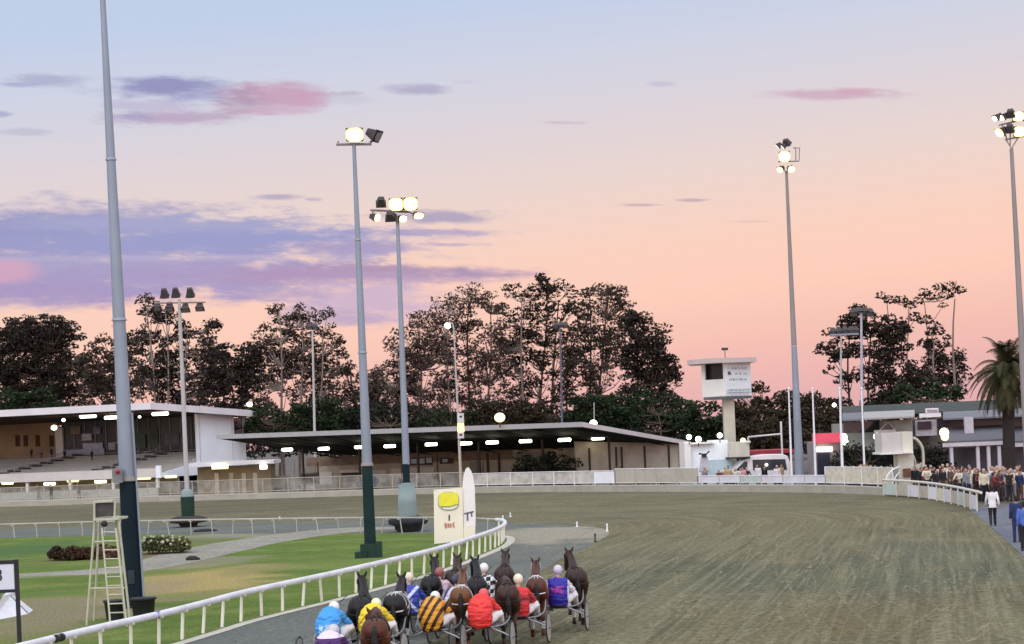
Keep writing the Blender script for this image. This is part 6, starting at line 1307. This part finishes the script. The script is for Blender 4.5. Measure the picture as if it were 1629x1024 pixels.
# silks patterns, procedural in the jacket's own coordinates
def silk(name,kind,c1,c2,c3=None):
    m=D_.materials.new('silk_'+name); m.use_nodes=True; nt=m.node_tree; N=nt.nodes; L=nt.links; b=N['Principled BSDF']; b.inputs['Roughness'].default_value=0.5; b.inputs['Specular IOR Level'].default_value=0.35
    tc=N.new('ShaderNodeTexCoord'); sp=N.new('ShaderNodeSeparateXYZ'); L.new(tc.outputs['Object'],sp.inputs[0]); x,y,z=sp.outputs; q=lambda *a,**k:mth(*a,nt=nt,**k)
    if kind=='stripe': f=q('GREATER_THAN',q('SINE',q('MULTIPLY',q('ADD',q('MULTIPLY',x,0.86),q('MULTIPLY',z,-0.5)),37.0)),0.15)
    elif kind=='check': f=q('GREATER_THAN',q('MULTIPLY',q('SINE',q('MULTIPLY',x,30.0)),q('SINE',q('MULTIPLY',q('ADD',z,-0.02),30.0))),0.0)
    elif kind=='cross':
        ax=q('ABSOLUTE',x); d=q('ABSOLUTE',q('SUBTRACT',ax,q('MULTIPLY',q('ABSOLUTE',q('SUBTRACT',z,0.98)),0.85))); f=q('LESS_THAN',d,0.052)
    elif kind=='yoke': f=q('GREATER_THAN',z,c3)
    elif kind=='text':
        ax=q('ABSOLUTE',x); inb=q('MULTIPLY',q('LESS_THAN',ax,0.17),q('LESS_THAN',q('ABSOLUTE',q('SUBTRACT',z,1.03)),0.085)); n=N.new('ShaderNodeTexNoise'); n.inputs['Scale'].default_value=17; L.new(tc.outputs['Object'],n.inputs['Vector']); f=q('MULTIPLY',inb,q('GREATER_THAN',n.outputs['Fac'],0.48))
        f=q('MULTIPLY',f,q('LESS_THAN',y,0.1))
    elif kind=='band': f=q('LESS_THAN',q('ABSOLUTE',q('SUBTRACT',z,c3)),0.07)
    elif kind=='panel':
        f=q('MULTIPLY',q('LESS_THAN',q('ABSOLUTE',x),0.17),q('LESS_THAN',z,0.98)); n=N.new('ShaderNodeTexNoise'); n.inputs['Scale'].default_value=10; L.new(tc.outputs['Object'],n.inputs['Vector']); f=q('MULTIPLY',f,q('GREATER_THAN',n.outputs['Fac'],0.47))
    else: f=None
    sl=q('GREATER_THAN',q('ABSOLUTE',x),0.262) if kind=='text' else None
    n2=N.new('ShaderNodeTexNoise'); n2.inputs['Scale'].default_value=9; n2.inputs['Detail'].default_value=3; mp=N.new('ShaderNodeMapping'); mp.inputs['Scale'].default_value=(0.6,0.6,2.2); L.new(tc.outputs['Object'],mp.inputs[0]); L.new(mp.outputs[0],n2.inputs['Vector'])
    bp=N.new('ShaderNodeBump'); bp.inputs['Strength'].default_value=0.8; bp.inputs['Distance'].default_value=0.05; L.new(n2.outputs['Fac'],bp.inputs['Height']); L.new(bp.outputs[0],b.inputs['Normal'])
    if f is None: b.inputs['Base Color'].default_value=c1+(1,)
    else:
        mx=N.new('ShaderNodeMix'); mx.data_type='RGBA'; L.new(f,mx.inputs[0]); mx.inputs[6].default_value=c1+(1,); mx.inputs[7].default_value=c2+(1,); 
        oc=mx.outputs[2]
        if sl is not None:
            mz=N.new('ShaderNodeMix'); mz.data_type='RGBA'; L.new(sl,mz.inputs[0]); L.new(oc,mz.inputs[6]); mz.inputs[7].default_value=(0.7,0.68,0.74,1); oc=mz.outputs[2]
        L.new(oc,b.inputs['Base Color'])
    return m
wp=mat('breeches_white',(0.72,0.70,0.70),0.7,0.08,4)
def driver(kind,loc_,rz,silkm,helm,label):
    t=thing('person',label,'person',loc_,rz,'race drivers in coloured silks'); P=DM[kind]
    part('body',P['body'],skin,t); part('jacket',P['jacket'],silkm,t); part('breeches',P['breeches'],wp,t); part('boots',P['boots'],shoe,t); part('helmet',P['helmet'],helm,t); part('reins',P['reins'],leather,t); return t
RG=[ # key, driver px x, D, pose, heading, horse lateral, horse yaw, head kind, silk, helmet, coat, labels
 ('A',520,44.2,'down',13,0.35,-2,0,silk('skyblue','panel',(0.05,0.30,0.68),(0.52,0.66,0.74)),(0.75,0.75,0.75),'black','light blue and white silks','black horse with pricked ears in front of the light blue silks',0,None),
 ('B',517,38.6,'down',12,0.60,-6,2,silk('purple','yoke',(0.06,0.012,0.10),(0.70,0.60,0.74),1.21),(0.5,0.5,0.5),'bay','dark purple silks with a white shoulder band, cut by the picture bottom','reddish-brown horse whose rump shows at the bottom edge beside the purple silks',1,None),
 ('C',588,44.6,'down',13,0.20,3,1,silk('yellow','band',(0.80,0.58,0.02),(0.70,0.50,0.015),0.92),(0.75,0.76,0.45),'black','plain yellow silks','dark horse directly right of the plain yellow silks',0,None),
 ('D',648,50.2,'up',12,0.30,6,0,silk('bluecross','cross',(0.04,0.06,0.34),(0.60,0.62,0.84)),(0.72,0.60,0.45),'black','blue silks with a big white cross on the back','dark slim-headed horse ahead of the blue silks with white cross',0,None),
 ('K',697,51.6,'up',12,0.15,0,1,silk('pink','plain',(0.58,0.40,0.44),(0,0,0)),(0.30,0.10,0.10),'dark bay','pale pink silks, almost hidden between the pack','dark horse whose head is topmost left of centre in the pack',0,None),
 ('E',684,45.9,'down',12,0.42,-3,1,silk('tiger','stripe',(0.66,0.30,0.02),(0.05,0.018,0.012)),(0.7,0.7,0.6),'chestnut','orange and black diagonally striped silks','dark-necked bay horse right of the orange and black striped silks',1,wp),
 ('J',724,48.8,'up',12,0.25,-1,0,silk('whitenavy','stripe',(0.60,0.58,0.66),(0.04,0.04,0.16)),(0.06,0.06,0.10),'black','white and navy silks, mostly hidden behind horses','black horse just left of the checkered silks',0,None),
 ('F',768,52.6,'up',13,0.30,0,1,silk('check','check',(0.78,0.76,0.76),(0.015,0.015,0.018)),(0.80,0.78,0.76),'dark bay','black and white checkered silks','dark bay horse right of the checkered silks, head highest in the pack',0,None),
 ('G',762,46.1,'down',12,0.40,-4,2,silk('redpuff','band',(0.72,0.04,0.035),(0.66,0.03,0.03),0.9),(0.7,0.1,0.1),'brown','wide plain red silks lowest in the middle of the pack','brown horse with a broad rump between the two red silks',1,None),
 ('H',822,48.0,'up',12,0.24,-2,1,silk('redband','band',(0.62,0.03,0.03),(0.30,0.02,0.03),1.06),(0.72,0.66,0.50),'bay','narrow red silks and white breeches beside the tall white wheel','bay horse with sharp ears right of the narrow red silks',0,None),
 ('I',886,50.6,'up',12,0.30,-7,0,silk('bluered','text',(0.03,0.02,0.30),(0.40,0.03,0.22)),(0.52,0.50,0.60),'dark bay','royal blue silks with red lettering and white sleeves, outermost of the pack','dark bay horse outermost on the right of the pack',0,None)]
CO={'black':(0.009,0.008,0.009),'bay':(0.085,0.024,0.012),'dark bay':(0.034,0.016,0.010),'chestnut':(0.14,0.058,0.018),'brown':(0.045,0.020,0.011)}
for (k_,px,D,pose,hd,lat,hyaw,hk,sk,hc_,ct,lb1,lb2,ph_,_) in RG:
    g=W(px,900,D); g.z=0; rz=-R(hd); hd-=3; rz=-R(hd); fw=Vector((math.sin(R(hd)),math.cos(R(hd)),0)); rt_=Vector((fw.y,-fw.x,0))
    dr=driver(pose,g,rz,sk,mat('helmet_'+k_,hc_,0.35,0.12,6),'driver in '+lb1); dr.scale=(0.95,0.98,0.99)
    if not sulky_used[0]: sv=SP; sulky_used[0]=True
    else: sv=dup(SP)
    sv.location=g; sv.rotation_euler=(0,0,rz); sv['label']='two-wheeled sulky under the driver in '+lb1.split(',')[0].split(' beside')[0].split(' lowest')[0]; sv['group']='racing sulkies in the pack'
    hp_=g+fw*1.32+rt_*lat
    ho=horse(hk,hp_,R(-1.0-hyaw*0.4),coat(ct,CO[ct]),lb2,boots=whiteh if k_ in 'CIH' else None,hn=whiteh if k_ in 'CEH' else None); ho.scale=(0.90,0.92,0.95)
# outer driver: white sleeves as separate parts
# minibus
bus=thing('minibus','white minibus parked behind the lavender barrier with dark side windows','minibus',W(1200,770,156).to_2d().to_3d())
D=156.0; def_=lambda px,py:(W(px,py,D).x,W(px,py,D).z)
side=[def_(1142,772),def_(1142,757),def_(1150,748),def_(1166,745),def_(1181,731),def_(1190,728.5),def_(1196,725),def_(1215,722.5),def_(1245,722),def_(1253,725),def_(1257,735),def_(1258,772)]
mb=MB(); mb.slab([(x,D,z) for x,z in side],(0,1.9,0)); build('body',mb,mat('van_white',(0.72,0.70,0.69),0.3,0.05,1,spec=0.5),bus,world=True,bevel=0.06)
def pane(pts,nm,m_,off=0.03): mb=MB(); mb.slab([(def_(x,y)[0],D-off,def_(x,y)[1]) for x,y in pts],(0,0.025,0)); return build(nm,mb,m_,bus,world=True)
pane([(1197,731),(1249,730),(1252,747),(1198,748)],'side_window',glass); pane([(1171,747),(1184,734),(1189,734),(1189,747)],'front_side_window',glass)
pane([(1161,745.5),(1166,744.5),(1180,731.5),(1177,730.5)],'windscreen',mat('teal_screen',(0.30,0.42,0.45),0.2,0.2,1,spec=0.6)); pane([(1142.5,753),(1148,751),(1149,756),(1143,757)],'headlight',mat('headlight_glass',(0.6,0.62,0.6),0.2))
for px in (1160,1238):
    x,z=def_(px,770); mb=MB(); mb.tube([(x,D-0.08,0.34),(x,D+0.2,0.34)],0.34,n=18); wh=build('wheel',mb,mat('tyre',(0.04,0.04,0.04)),bus,world=True); mb=MB(); mb.tube([(x,D-0.10,0.34),(x,D-0.075,0.34)],0.20,n=14); build('rim',mb,mat('rim_grey',(0.4,0.4,0.4),0.4),wh,world=True)
mb=MB(); x,z=def_(1219,739); mb.ball((x,D-0.12,z),0.11); build('interior_lamp',mb,ltw,bus,world=True)
mb=MB(); x,z=def_(1174,748); mb.box((x,D-0.15,z+0.05),(0.12,0.16,0.2)); build('mirror',mb,dark,bus,world=True)
# tripod camera beside it
cp=thing('tripod_camera','white-draped camera on a tripod in front of the control room','camera',W(1118,770,154.5).to_2d().to_3d())
D=154.5; a=W(1120,724,D); mb=MB(); mb.box((a.x,D,a.z),(0.34,0.5,0.26)); mb.box((a.x-0.28,D,a.z+0.12),(0.14,0.2,0.12),rz=0.3); mb.tube([(a.x+0.15,D,a.z+0.05),(a.x+0.42,D,a.z+0.3)],0.05,n=6); build('camera_body',mb,dark,cp,world=True)
for dx in (-0.5,0.1,0.5): mb=MB(); mb.tube([(a.x,D,a.z-0.1),(a.x+dx,D+(0.4 if dx==0.1 else -0.1),0)],0.05,n=6); build('leg',mb,white,cp,world=True)
mb=MB(); mb.slab([(a.x-0.25,D-0.1,a.z-0.1),(a.x+0.25,D-0.1,a.z-0.1),(a.x+0.42,D-0.1,a.z-1.3),(a.x-0.45,D-0.1,a.z-1.25)],(0,0.05,0)); build('drape',mb,mat('drape_grey',(0.45,0.45,0.48),0.8,0.2,3),cp,world=True)
